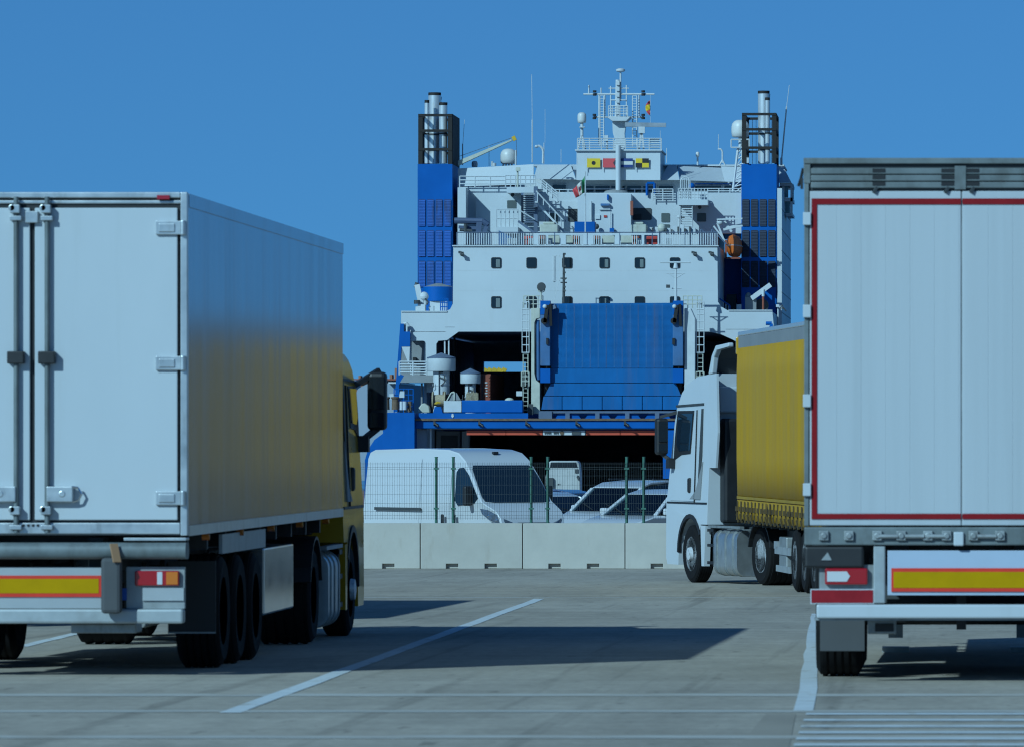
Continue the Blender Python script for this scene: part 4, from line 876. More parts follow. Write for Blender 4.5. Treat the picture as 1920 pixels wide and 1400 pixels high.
M['plast'] = mat('black_plastic', (.018, .019, .021), .5, var=.2, vscale=4)
M['flap'] = mat('grey_rubber_flap', (.085, .09, .095), .75, var=.12, vscale=3)
M['cabw'] = mat('cab_white', (.68, .73, .76), .3, coat=.2, var=.03, vscale=1)
M['caby'] = mat('cab_yellow', (.60, .33, .005), .28, coat=.4, var=.05, vscale=2)
M['curt'] = mat('yellow_curtain', (.66, .35, .0), .5, spec=.2, var=.07, vscale=1.2, stretch=(1, 1, .3), streak=((.56, .33, .03), .6, (.5, .5, .05), .48, .6), bump=.15, bscale=2.0)
M['curtb'] = mat('yellow_curtain_base', (.52, .29, .004), .6, var=.2, vscale=5)
M['pale'] = mat('pale_side_panel', (.62, .64, .64), .22, .35, var=.06, vscale=2)
M['vang'] = mat('vehicle_glass', (.010, .024, .040), .05, spec=.7)
M['carg'] = mat('car_glass', (.012, .030, .050), .06, spec=.7, var=.5, vscale=2.5)
M['mirr'] = mat('mirror_glass', (.02, .025, .03), .06, 0.0, spec=.8)
M['strap'] = mat('brown_strap', (.45, .25, .13), .8)
M['bluep'] = mat('blue_sticker', (.01, .10, .45), .5)
M['carw'] = mat('car_white', (.70, .73, .75), .22, coat=.6); M['carb'] = mat('car_blue', (.02, .06, .18), .2, coat=.6); M['cabold'] = mat('old_white_cab', (.58, .60, .58), .45, var=.1, vscale=2, streak=((.35, .3, .24), .4, (3, 3, .8), .55, .75))

def wheel(par, x, y, r=.5, wdt=.30, out=1, z=0.0, rimr=.29, deep=.10, name='wheel', rimm='rimm', hub=True):
    """tyre with tread grooves; out = +1 outer face towards +y, -1 towards -y"""
    h = wdt/2; p = [(rimr, -h+.01), (r*.86, -h), (r*.96, -h+.03)]
    for k in range(5):
        a = -h+.05+(wdt-.1)*k/4.6; p += [(r, a), (r, a+.035), (r-.014, a+.037), (r-.014, a+.048)]
    p += [(r*.96, h-.03), (r*.86, h), (rimr, h-.01)]
    t = MB().lathe([(a, b*out) for a, b in p], (0, 0, 0), 'Y', 36).build(name, 'tyre', par, smooth=35)
    t.location = (x, y, r+z)
    rp = [(rimr, h-.01), (rimr*.97, h-.015), (rimr*.92, h-.03), (rimr*.88, h-deep), (rimr*.62, h-deep), (rimr*.55, h-deep+.04), (rimr*.40, h-deep+.05), (rimr*.36, h-deep+.10), (rimr*.15, h-deep+.11), (0, h-deep+.11)]
    MB().lathe([(a, b*out) for a, b in rp], (0, 0, 0), 'Y', 32).build('rim', rimm, t, smooth=35)
    if hub:
        nb = MB()
        for k in range(10):
            a = 2*math.pi*k/10; c = (rimr*.74*math.cos(a), (h-deep)*out, rimr*.74*math.sin(a)); nb.cyl(c, (c[0], c[1]+.045*out, c[2]), .018, n=6)
        nb.build('wheel_nuts', 'alu', t, kind='stuff')
    return t
def solid(par, name, m, x0, x1, y0, y1, z0, z1, bevel=.0, **k): return MB().box(x0, x1, y0, y1, z0, z1).build(name, m, par, bevel=bevel, **k)

M['tarp_dark'] = mat('curtain_band_dark', (.45, .27, .01), .6, var=.2); M['strapd'] = mat('dark_strap', (.10, .065, .02), .8, var=.2)
M['galvl'] = mat('light_steel', (.48, .52, .53), .45, .3, var=.15, vscale=4, streak=((.25, .24, .22), .5, (3, 3, 3), .5, .7))
M['pale2'] = mat('polished_box', (.62, .64, .65), .12, .75, var=.05, vscale=2)
M['tapel'] = mat('red_reflector', (.36, .012, .02), .45, spec=.25, var=.15, vscale=10); M['panelb'] = mat('bluish_white_panel', (.50, .60, .74), .4, var=.05, vscale=2)
# ------------------------------------------------------------------ tractor unit
def tractor(par, paint, xf=None, roofz=3.6, zoff=(0, 0), rear=-3.7, spoiler=True, dy=1.22):
    """x forward, y left, front axle at x=0"""
    K = dict(xf=xf)
    s = lambda z: z if z < 2.3 else 2.3+(z-2.3)*(roofz-2.3)/1.3
    arch = [(.64*math.cos(t), .52+.62*math.sin(t)) for t in [math.pi*i/10 for i in range(0, 9)]]
    prof = [(.66, .30), (1.28, .30), (1.36, .42), (1.36, 1.35), (1.30, 1.60), (1.16, 2.35), (1.02, 2.95), (.93, 3.08), (.72, 3.30), (.35, 3.47), (-.1, 3.57), (-.95, 3.62), (-.95, 1.02), (-.60, 1.02)]
    prof = [(x, s(z)) for x, z in prof]+arch[::-1]
    c = MB().prism(prof, 'Y', -dy, dy); c.v = [(x, y*(1-.035*max(0, z-1.2)), z) for x, y, z in c.v]
    cab = c.build('cab', paint, par, bevel=.07, seg=3, smooth=40, **K)
    def side(x, z, sg, o=.004): return (x, sg*(dy*(1-.035*max(0, z-1.2))+o), z)
    for sg in (1, -1):
        def pane(name, m, pts, o=.006, th=.02, parent=cab):
            n = len(pts); vs = [side(x, s(z), sg, o) for x, z in pts]+[side(x, s(z), sg, o-th) for x, z in pts]
            return MB().add(vs, [tuple(range(n)), tuple(range(2*n-1, n-1, -1))]+[(i, (i+1) % n, (i+1) % n+n, i+n) for i in range(n)]).build(name, m, parent, **K)
        dr = pane('door', paint, [(1.12, 1.42), (1.02, 2.6), (.93, 3.0), (-.18, 3.0), (-.22, 1.42)], .012)
        pane('window_frame', 'plast', [(.98, 2.12), (.96, 2.5), (.86, 2.99), (-.06, 2.99), (.05, 2.24), (.55, 2.22)], .022, parent=dr)
        pane('window', 'vang', [(.84, 2.40), (.80, 2.94), (-.01, 2.94), (.08, 2.30), (.68, 2.28)], .028, parent=dr)
        pane('door_seam', 'plast', [(-.22, 1.40), (-.18, 3.0), (-.20, 3.0), (-.24, 1.40)], .016, parent=dr)
        hb = MB().box(-.03, .10, *sorted((sg*(dy*.985-.02), sg*(dy*.985+.045))), 1.56, 1.82).build('door_handle', 'plast', dr, bevel=.03, **K)
        pane('roof_seam', 'dgrey', [(1.0, 3.05), (1.0, 3.09), (-.55, 3.12), (-.55, 3.08)], .012)
        pane('side_trim', 'dgrey', [(-.48, 1.45), (-.40, 1.75), (-.44, 3.02), (-.53, 3.02), (-.56, 2.2), (-.50, 1.9)], .012)
        pane('lower_trim', 'plast', [(1.30, 1.37), (1.3, 1.40), (-.9, 1.40), (-.9, 1.37)], .01)
        pane('decal', 'grey', [(.02, 1.45), (-.55, 1.45), (-.62, 2.1), (-.30, 1.6)], .014)
        # mirrors
        ym = sg*(dy+.17); mr = MB().box(1.00, 1.20, ym-.105, ym+.105, 2.22, 2.86).build('mirror', 'plast', par, bevel=.05, seg=3, **K)
        MB().box(.985, 1.003, ym-.08, ym+.08, 2.45, 2.80).build('mirror_glass', 'mirr' , mr, **K)
        MB().box(.985, 1.003, ym-.08, ym+.08, 2.25, 2.41).build('mirror_glass', 'mirr', mr, **K)
        MB().bar((.95, sg*(dy-.1), s(2.97)), (1.10, ym+sg*.02, 2.88), .08, .05).build('mirror_arm', 'plast', mr, **K)
        MB().bar((.98, sg*(dy-.02), 2.08), (1.10, ym, 2.24), .07, .06).box(.9, 1.08, *sorted((sg*(dy-.05), sg*(dy+.09))), 1.98, 2.16).build('mirror_arm', 'plast', mr, **K)
        # front wheel arch rim, steps, tank
        ar = MB(); pts = [(.66*math.cos(t), .52+.64*math.sin(t)) for t in [math.pi*i/12 for i in range(0, 11)]]
        for (a, b), (c2, d) in zip(pts, pts[1:]): ar.bar((a, sg*(dy-.01), b), (c2, sg*(dy-.01), d), .07, .05, (0, 1, 0))
        ar.build('arch_lip', 'plast', par, **K)
        MB().prism([(-.66, .30), (-.80, .30), (-.88, 1.0), (-.60, 1.0)], 'Y', *sorted((sg*(dy-.10), sg*(dy+.005)))).build('mudguard', paint, par, **K)
        stp = MB()
        for z in (.34, .64, .90): stp.box(-1.22, -.90, *sorted((sg*(dy-.35), sg*(dy-.02))), z, z+.05)
        stp.box(-1.22, -.90, *sorted((sg*(dy-.37), sg*(dy-.34))), .3, .98); stp.box(-1.22, -1.18, *sorted((sg*(dy-.36), sg*(dy-.03))), .3, .96)
        stp.build('step', 'plast', par, **K)
        tk = MB().prism(rrect(*sorted((sg*(dy-.62), sg*(dy-.01))), .16, .94, .16, 5), 'X', -2.55, -1.28).build('fuel_tank', 'alu', par, smooth=40, **K)
        for x in (-1.5, -1.95, -2.35): MB().prism(rrect(*sorted((sg*(dy-.63), sg*(dy+.004))), .15, .95, .165, 5), 'X', x, x+.05).build('tank_strap', 'galv', tk, **K)
        MB().cyl((-1.75, sg*(dy-.3), .93), (-1.75, sg*(dy-.3), .99), .06).build('filler_cap', 'plast', tk, **K)
        MB().box(-2.7, -.98, sg*(dy-.05)-.04, sg*(dy-.05)+.04, .97, 1.01).build('side_rail', 'galv', par, **K)
        # rear fender
        fd_ = MB(); pts = [(rear+.60*math.cos(t), .52+.60*math.sin(t)) for t in [math.pi*(i/12) for i in range(1, 12)]]
        for (a, b), (c2, d) in zip(pts, pts[1:]): fd_.bar((a, sg*(dy-.30), b), (c2, sg*(dy-.30), d), .03, .60, (0, 1, 0))
        fd_.build('rear_fender', 'plast', par, **K)
        # side air deflector behind the cab
        if spoiler:
            MB().prism([(-.96, 2.0), (-.96, s(3.6)), (-1.35, s(3.62)), (-1.42, 2.6), (-1.30, 2.0)], 'Y', sg*(dy-.06)-.02, sg*(dy-.06)+.02).build('side_deflector', paint, par, **K)
            MB().prism([(-.80, s(3.60)), (-1.0, s(3.95)), (-1.20, s(4.10)), (-1.9, s(4.14)), (-1.9, s(4.07)), (-1.25, s(4.02)), (-1.1, s(3.9)), (-1.0, s(3.62))], 'Y', sg*(dy-.12)-.05, sg*(dy-.12)+.05).build('roof_spoiler', paint, par, bevel=.02, **K)
    if spoiler:
        MB().prism([(-.85, s(3.58)), (-1.1, s(3.95)), (-1.25, s(4.07)), (-1.22, s(4.03)), (-1.05, s(3.88)), (-.80, s(3.55))], 'Y', -dy+.1, dy-.1).build('roof_spoiler', 'dgrey', par, **K)
    # rear wall gear
    MB().box(-1.30, -.96, -.9, .55, 1.1, 2.7).build('exhaust_stack', 'plast', par, bevel=.04, **K)
    MB().box(-1.25, -.96, .60, .98, 1.05, 2.85).build('air_intake', 'plast', par, bevel=.05, **K)
    MB().box(-1.05, -.96, -1.0, 1.0, 2.95, 3.4).build('rear_panel', paint, par, bevel=.03, **K)
    # frame
    fr = MB()
    for y in (-.45, .45): fr.box(rear-.75, .9, y-.04, y+.04, .72, .98)
    for x in (-1.6, -2.8, rear+.4, rear-.6): fr.box(x, x+.1, -.45, .45, .76, .92)
    fr.cyl((0, -dy+.25, .5), (0, dy-.25, .5), .07).cyl((rear, -dy+.25, .5), (rear, dy-.25, .5), .09).ball((rear, 0, .5), .3, .3, .28)
    fr.build('chassis_frame', 'dgrey', par, **K)
    MB().lathe([(.5, 0), (.5, .06), (.2, .07)], (rear+.15, 0, 1.0), 'Z', 20).build('fifth_wheel', 'galv', par, **K)
    # front: windscreen and grille
    gl = MB().add([(1.315, -1.02, s(1.62)), (1.315, 1.02, s(1.62)), (1.03, .98, s(2.95)), (1.03, -.98, s(2.95)), (1.30, -1.02, s(1.62)), (1.30, 1.02, s(1.62)), (1.015, .98, s(2.95)), (1.015, -.98, s(2.95))], [(0,1,2,3),(7,6,5,4),(0,4,5,1),(1,5,6,2),(2,6,7,3),(3,7,4,0)])
    gl.build('windscreen', 'vang', cab, **K); MB().box(1.355, 1.375, -.85, .85, .6, 1.3).build('grille', 'plast', cab, **K)
    return cab
def tractor_wheels(par, xf, z0, z1, rear, dy=1.22):
    for sg in (1, -1):
        for x, z, w_, o, rim in ((0, z0, .30, -.16, .30), (rear, z1, .56, -.30, .29)):
            t = wheel(par, 0, 0, .5, w_, sg, rimr=rim, deep=.06 if x == 0 else .13, rimm='rimb')
            p = Vector((x, sg*(dy+o), .5+z)); 
            t.location = xf @ p if xf else p
            if xf: t.rotation_euler = xf.to_euler()

# ------------------------------------------------------------------ truck with the refrigerated trailer (left)
LY = 52.8; LS = F/LY; lxc = X(62, LY); lz = gz(LY)
def reefer(loc, label, L=13.5, tr=True, group=None, name='refrigerated_truck'):
    r = empty(name, loc, label, 'truck', group, rz=R(90))
    y_ = lambda px: -(px-62)/LS
    z_ = lambda py: (HOR-py)/LS+ZC-lz
    bb = MB().box(.03, L, -1.295, 1.295, z_(1003), z_(362)); body = bb.build('trailer_body', 'sidew', r, bevel=.02)
    solid(body, 'roof_rail', 'sidew', .05, L-.01, -1.303, -1.296, z_(388), z_(363)); solid(body, 'roof_rail', 'sidew', .05, L-.01, 1.296, 1.303, z_(388), z_(363))
    for s_ in (-1, 1): solid(body, 'lower_rail', 'alu', .05, L-.01, s_*1.2995-.0035, s_*1.2995+.0035, z_(1004), z_(985))
    for k in range(5): MB().cyl((1.4+k*2.6, -1.25, z_(1010)), (1.4+k*2.6, -1.315, z_(1010)), .03).build('marker_lamp', 'lampo', r)
    # rear frame
    fz0, fz1 = z_(1003), z_(361)
    rf = MB(); 
    for s_ in (-1, 1): rf.box(-.05, .03, s_*1.27-.03, s_*1.27+.03, fz0, fz1)
    rf.box(-.05, .03, -1.24, 1.24, z_(372), fz1); rf.box(-.03, .03, -1.24, 1.24, z_(383), z_(376)); rf.box(-.055, .03, -1.24, 1.24, z_(1000), z_(979))
    rf.build('rear_frame', 'alu', r, bevel=.008)
    MB().box(-.012, .03, -1.24, 1.24, z_(978), z_(383.2)).box(-.01, .03, -1.24, 1.24, z_(376), z_(372)).build('door_seal', 'black', r)
    for s_ in (-1, 1):
        d = MB().box(-.045, -.005, *sorted((s_*y_(334), s_*y_(66.5))), z_(974), z_(390.5)).build('rear_door', 'doorw', r, bevel=.008)
        for q in (428, 681, 933):
            h = MB().box(-.075, -.046, *sorted((s_*y_(294), s_*y_(343))), z_(q+13), z_(q-13)).cyl((-.075, s_*y_(345), z_(q+13.5)), (-.075, s_*y_(345), z_(q-13.5)), .026).box(-.085, -.07, *sorted((s_*y_(300), s_*y_(330))), z_(q+8), z_(q-8)).build('hinge', 'alu', d, bevel=.006)
        yr = s_*y_(91)
        MB().cyl((-.085, yr, z_(997)), (-.085, yr, z_(370)), .021, n=12).build('lock_rod', 'hdr', d, smooth=50)
        for q0, q1 in ((385, 415), (948, 992)):
            MB().box(-.12, -.046, yr-.05, yr+.05, z_(q1), z_(q1-9)).box(-.13, -.05, yr-.035, yr+.045, z_(q0+16), z_(q0)).cyl((-.13, yr+.03, z_(q0+6)), (-.05, yr+.03, z_(q0+6)), .03).build('rod_bracket', 'alu', d, bevel=.006)
        MB().box(-.135, -.046, yr-.07, yr+.07, z_(682), z_(659)).build('rod_guide', 'plast', d, bevel=.008)
        hd = MB().box(-.12, -.05, *sorted((yr, s_*y_(140))), z_(940), z_(911)).cyl((-.125, s_*y_(120), z_(925)), (-.11, s_*y_(120), z_(925)), .03).build('handle_plate', 'alu', d, bevel=.012)
        hp = [(-.10, s_*y_(138), z_(912)), (-.10, s_*y_(150), z_(914)), (-.10, s_*y_(156), z_(925)), (-.10, s_*y_(150), z_(937)), (-.10, s_*y_(138), z_(940))]
        MB().tube(hp, .010).build('handle', 'chrome', hd)
    solid(r, 'seal_clip', 'alu', -.09, -.046, y_(74), y_(50), z_(419), z_(397), .006)
    for p in (308, -184): solid(r, 'marker_lamp', 'lampr', -.075, -.05, y_(p+12), y_(p-12), z_(375), z_(367), .004)
    for k in range(4): MB().cyl((-.06, y_(46+k*9), z_(984)), (-.054, y_(46+k*9), z_(984)), .012).build('rivet', 'black', r)
    # rounded bumper beam and underride
    MB().prism(rrect(-.16, .10, z_(1047), z_(1016), .06, 4), 'Y', -1.295, 1.295).build('bumper_beam', 'hdr', r, smooth=40)
    solid(r, 'sill_plate', 'alu', -.10, .10, y_(352), y_(235), z_(1012.5), z_(1007), .004)
    solid(r, 'buffer', 'flap', -.24, -.10, y_(233), y_(196), z_(1148), z_(1044), .03); solid(r, 'buffer', 'flap', -.24, -.10, -y_(196), -y_(233), z_(1148), z_(1044), .03)
    MB().bar((-.20, y_(219), z_(1018)), (-.25, y_(227), z_(1052)), .07, .015).build('strap', 'strap', r)
    cb_ = solid(r, 'crossbar', 'pale', -.02, .12, y_(195), -y_(195), z_(1140), z_(1062), .006)
    bd = solid(r, 'marker_board', 'orr', -.034, -.021, y_(193), y_(-69), z_(1118), z_(1078)); solid(bd, 'yellow_field', 'yel', -.037, -.033, y_(186), y_(-62), z_(1111), z_(1084))
    solid(r, 'underride_bar', 'galvl', -.06, .10, y_(345), -y_(345), z_(1168), z_(1140.5), .02)
    for s_ in (-1, 1):
        a, b = sorted((s_*y_(237), s_*y_(346)))
        solid(r, 'lamp_panel', 'galv', 0, .08, a, b, z_(1140), z_(1062))
        tl_ = solid(r, 'tail_lamp', 'lampr', -.05, .0, *sorted((s_*y_(254), s_*y_(337))), z_(1097), z_(1069), .01)
        solid(tl_, 'indicator', 'lampo', -.054, -.01, *sorted((s_*y_(313), s_*y_(335))), z_(1095), z_(1071), .004); solid(tl_, 'reverse_lamp', 'lampw', -.054, -.01, *sorted((s_*y_(296), s_*y_(306))), z_(1095), z_(1071), .004)
        solid(r, 'number_plate', 'pale', -.02, .0, *sorted((s_*y_(268), s_*y_(345))), z_(1125), z_(1101))
        solid(r, 'sticker', 'bluep', -.02, .0, *sorted((s_*y_(229), s_*y_(238))), z_(1124), z_(1102))
        solid(r, 'mudflap', 'plast', 2.10, 2.12, *sorted((s_*.87, s_*1.285)), z_(1200), z_(1060))
        solid(r, 'mudflap_edge', 'galv', 2.085, 2.099, *sorted((s_*.87, s_*1.285)), z_(1201), z_(1198))
    solid(r, 'step_box', 'galv', .1, .5, y_(252), y_(130), z_(1187), z_(1169), .01)
    # chassis
    ch = MB()
    for y in (-.5, .5): ch.box(.2, L-1.2, y-.06, y+.06, .86, 1.16)
    for k in range(9): ch.box(.6+k*1.4, .68+k*1.4, -1.22, 1.22, 1.03, 1.16)
    ch.build('chassis_frame', 'plast', r)
    for k, x in enumerate((2.8, 4.1, 5.4)):
        zz = gz(loc[1]+x)-gz(loc[1])
        MB().cyl((x, -1.1, .5+zz), (x, 1.1, .5+zz), .07).box(x-.06, x+.06, -.6, -.4, .5, .9).box(x-.06, x+.06, .4, .6, .5, .9).build('axle', 'plast', r)
        for s_ in (-1, 1): wheel(r, x, s_*1.09, .5, .385, s_, z=zz, rimr=.30, deep=.15)
    for s_ in (-1, 1):
        solid(r, 'side_guard', 'galvl', 2.6, 6.1, s_*1.27-.015, s_*1.27+.015, z_(1003)-.20, z_(1003)-.03)
        solid(r, 'pallet_box', 'pale2', 6.15, 8.75, s_*1.0-.27 if s_ > 0 else -1.27, 1.27 if s_ > 0 else -.73, .34, .97, .02)
        solid(r, 'landing_leg', 'galv', 9.4, 9.55, s_*.75-.07, s_*.75+.07, .25, 1.0)
    if tr:
        xf = Matrix.Translation((15.35, 0, gz(LY+15.3)-gz(LY)))
        tractor(r, 'caby', xf, roofz=3.05, rear=-3.85)
        tractor_wheels(r, xf, 0, .035, -3.85)
    return r
reefer((lxc, LY, lz), 'truck with white refrigerated box trailer, yellow cab and closed rear doors, at left')
# neighbour parked ahead and further left, whose shadow crosses the ground
reefer((lxc-4.55, 72.4, gz(72.4)), 'second white box trailer hidden ahead of the left truck, casting the farther shadow', L=13.0, tr=False, name='box_trailer')

# ------------------------------------------------------------------ right trailer
RY = 51.0; RS = F/RY; rxc = X(1803, RY); rz0 = gz(RY)
def curtain_trailer_rear():
    r = empty('curtain_trailer', (rxc, RY, rz0), 'white door trailer with red outline tape, seen from behind at right', 'trailer', rz=R(90))
    y_ = lambda px: -(px-1803)/RS
    z_ = lambda py: (HOR-py)/RS+ZC-rz0
    L = 13.6
    MB().box(.06, L, -1.27, 1.27, z_(985), z_(300)).build('trailer_body', 'doorw2', r)
    # header of aluminium rails
    hd = MB().box(-.06, .06, -1.277, 1.277, z_(308), z_(297)).box(-.05, .06, y_(1520), y_(1507), z_(345), z_(308)).box(-.05, .06, -y_(1507), -y_(1520), z_(345), z_(308)).build('roof_beam', 'hdr', r, bevel=.006)
    MB().box(-.02, .06, -1.22, 1.22, z_(357), z_(308)).build('header_recess', 'dgrey', r)
    for q in (316, 329, 342): MB().box(-.045, -.02, -1.22, 1.22, z_(q+11.5), z_(q)).build('header_rail', 'hdr', r, bevel=.008)
    for p in (1648, 1777, 1824, 1958):
        for q in (317, 329.5, 342): solid(r, 'rail_slot', 'black', -.05, -.044, y_(p+12), y_(p-12), z_(q+7), z_(q))
    solid(r, 'rail_bracket', 'hdr', -.055, -.046, y_(1811), y_(1790), z_(356), z_(312))
    for p in (1644, 1778, 1826): MB().bar((-.05, y_(p), z_(352)), (-.06, y_(p-6), z_(362)), .03, .02).build('door_stop', 'dgrey', r)
    # doors, corrugated panels
    for s_ in (-1, 1):
        d = MB().box(-.04, .05, *sorted((s_*y_(1518.5), s_*.005)), z_(984), z_(359)).build('rear_door', 'doorw2', r, bevel=.006)
        for k in range(6):
            w_ = (1.205-.02)/6; a = .02+k*w_
            MB().box(-.0415, -.039, *sorted((s_*(a+.002), s_*(a+w_-.002))), z_(961), z_(385)).build('door_panel', 'doorw2', d, bevel=.001)
        tp = MB().box(-.05, -.045, *sorted((s_*y_(1532), s_*y_(1522))), z_(972), z_(373)).box(-.05, -.045, *sorted((s_*y_(1532), s_*.006)), z_(384), z_(373)).box(-.05, -.045, *sorted((s_*y_(1532), s_*.006)), z_(972), z_(962))
        tp.build('reflective_tape', 'tape', d)
        MB().box(-.045, .05, *sorted((s_*y_(1517), s_*y_(1508))), z_(985), z_(345)).build('corner_post', 'hdr', r, bevel=.006)
        for q in (411, 584, 751, 917): MB().box(-.08, -.03, *sorted((s_*y_(1521), s_*y_(1506))), z_(q+12), z_(q-12)).build('hinge', 'doorw', d, bevel=.006)
    MB().box(-.030, .0, -.0049, .0049, z_(984), z_(360)).build('door_seal', 'galv', r)
    # rope and hook at the corner
    MB().tube([(-.03, y_(1506), z_(316)), (-.03, y_(1502), z_(335)), (-.03, y_(1497), z_(350))], .012).box(-.05, .0, y_(1506), y_(1501), z_(355), z_(334)).build('strap_hook', 'plast', r)
    # sill with locks
    MB().box(-.07, .10, -1.272, 1.272, z_(1021), z_(987)).build('sill_beam', 'hdr', r, bevel=.01)
    for p in (1545, 1592, 1645, 1690, 1740, 1775, 1825, 1875): MB().box(-.10, -.07, y_(p+9), y_(p-9), z_(1012), z_(994)).cyl((-.115, y_(p), z_(1003)), (-.07, y_(p), z_(1003)), .025).build('lock_fitting', 'galv', r, bevel=.006)
    for p in (1666, 1715, 1755, 1850): MB().cyl((-.10, y_(p-18), z_(1004)), (-.10, y_(p+18), z_(1004)), .018).build('lock_handle', 'galv', r)
    solid(r, 'lock_plate', 'doorw', -.10, -.045, y_(1807), y_(1788), z_(1022), z_(996), .01)
    solid(r, 'corner_cap', 'plast', -.06, .12, y_(1620), y_(1509), z_(1064), z_(1023), .02)
    solid(r, 'support_post', 'galvl', -.05, .06, y_(1660), y_(1638), z_(1130), z_(1022), .01)
    MB().prism([(y_(1540), z_(1049)), (y_(1560), z_(1049)), (y_(1552), z_(1034))], 'X', -.07, -.062).build('triangle_plate', 'galv', r)
    for s_ in (-1, 1):
        solid(r, 'lamp_board', 'galv', 0, .05, *sorted((s_*y_(1536), s_*y_(1640))), z_(1128), z_(1058))
        tl_ = solid(r, 'tail_lamp', 'lampr', -.06, 0, *sorted((s_*y_(1547), s_*y_(1627))), z_(1095), z_(1064), .012)
        MB().prism([(s_*y_(1551), z_(1070)), (s_*y_(1588), z_(1070)), (s_*y_(1594), z_(1079)), (s_*y_(1588), z_(1089)), (s_*y_(1551), z_(1089))], 'X', -.066, -.05).build('reverse_lamp', 'lampw', tl_)
        rs = solid(r, 'reflector_strip', 'doorw', -.03, 0, *sorted((s_*y_(1519.5), s_*y_(1639))), z_(1131), z_(1103)); solid(rs, 'red_field', 'tapel', -.034, -.02, *sorted((s_*y_(1521.5), s_*y_(1637))), z_(1129), z_(1105))
        solid(r, 'mudflap', 'flap', 1.18, 1.2, *sorted((s_*y_(1532), s_*(y_(1532)-.37))), z_(1229)-.0, z_(1150), .004)
    bd = solid(r, 'rear_panel', 'panelb', -.02, .03, -.60, .60, z_(1115), z_(1031), .004)
    mk = solid(r, 'marker_board', 'orr', -.034, -.021, -.568, .568, z_(1108), z_(1064)); solid(mk, 'yellow_field', 'yel', -.037, -.032, -.55, .55, z_(1101), z_(1071))
    solid(r, 'underride_bar', 'doorw', -.06, .08, y_(1531), -y_(1531), z_(1158), z_(1132), .015); solid(r, 'underride_lip', 'galv', -.02, .10, y_(1527), -y_(1527), z_(1162), z_(1157))
    solid(r, 'tow_bracket', 'galv', .3, .6, y_(1680), y_(1626), z_(1190), z_(1163), .01); solid(r, 'tow_socket', 'black', .28, .31, y_(1675), y_(1640), z_(1185), z_(1170))
    ch = MB()
    for y in (-.5, .5): ch.box(.2, L-.8, y-.07, y+.07, .9, 1.2)
    for k in range(9): ch.box(.7+k*1.4, .78+k*1.4, -1.22, 1.22, 1.04, 1.2)
    ch.build('chassis_frame', 'plast', r)
    for x in (1.95, 3.26, 4.57):
        zz = gz(RY+x)-rz0
        MB().cyl((x, -1.1, .5+zz), (x, 1.1, .5+zz), .07).build('axle', 'plast', r)
        for s_ in (-1, 1): wheel(r, x, s_*1.02, .5, .385, s_, z=zz, rimr=.30, deep=.15)
    for s_ in (-1, 1): MB().box(10.0, 10.15, s_*.62-.07, s_*.62+.07, .05, 1.0).box(9.9, 10.25, s_*.62-.13, s_*.62+.13, gz(RY+10)-rz0, gz(RY+10)-rz0+.05).build('landing_leg', 'galv', r)
    MB().box(1.0, 1.06, -.04, .04, .40, 1.0).build('hose_bracket', 'plast', r)
    for s_ in (-1, 1):  # unseen skirts and wheel covers, added to deepen the shadow under the trailer
        MB().box(5.4, 11.0, s_*1.2-.02, s_*1.2+.02, .42, 1.1).build('side_skirt', 'dgrey', r)
        MB().box(1.35, 5.2, *sorted((s_*.80, s_*1.24)), 1.08, 1.12).build('shade_wheel_cover', 'plast', r)
        for x in (2.6, 3.9): MB().box(x-.02, x+.02, *sorted((s_*.80, s_*1.24)), .62, 1.08).build('shade_wheel_cover', 'plast', r)
    solid(r, 'pallet_box', 'dgrey', 6.0, 9.0, -.9, .9, .45, .9)  # unseen low box, added to help fill the shadow on the ground
curtain_trailer_rear()

# ------------------------------------------------------------------ truck with the yellow curtain trailer
TYf = 109.8; tx = X(1308, TYf); ang = R(20.4)
yt = empty('curtain_truck', (tx, TYf, gz(TYf)), 'white cab truck with yellow curtain trailer, turning left ahead of the barrier', 'truck')
fw = Vector((-math.sin(ang), math.cos(ang), 0)); lf = Vector((-math.cos(ang), -math.sin(ang), 0))
xf = Matrix.Translation(-lf*1.06) @ Matrix.Rotation(R(90)+ang, 4, 'Z')
tractor(yt, 'cabw', xf, roofz=3.6, rear=-3.75, dy=1.20)
tractor_wheels(yt, xf, 0, .03, -3.75, dy=1.20)
# trailer, its front left corner at picture column 1385
ta = R(7.9); cY = 107.0; corner = Vector((X(1385, cY), cY, gz(cY)))-Vector((tx, TYf, gz(TYf)))
tm = Matrix.Translation(corner) @ Matrix.Rotation(R(90)+ta, 4, 'Z')   # local x forward, y left; corner at (0,0), trailer goes to x<0, y<0
def tb(name, m, x0, x1, y0, y1, z0, z1, par=None, **k): return MB().box(x0, x1, y0, y1, z0, z1).build(name, m, par or yt, xf=tm, **k)
zz_ = lambda py: Z(py, cY)-gz(cY)
zt, zb2 = zz_(629), zz_(966)
TL = 13.6
bd = tb('trailer_body', 'dgrey', -TL, -.02, -2.5, -.03, zz_(960), zt-.05)
tb('roof_sheet', 'pale', -TL, .02, -2.52, .015, zt-.02, zt+.06, bevel=.02)
tb('cant_rail', 'grey', -TL, .0, -.03, .012, zz_(655), zt-.02)
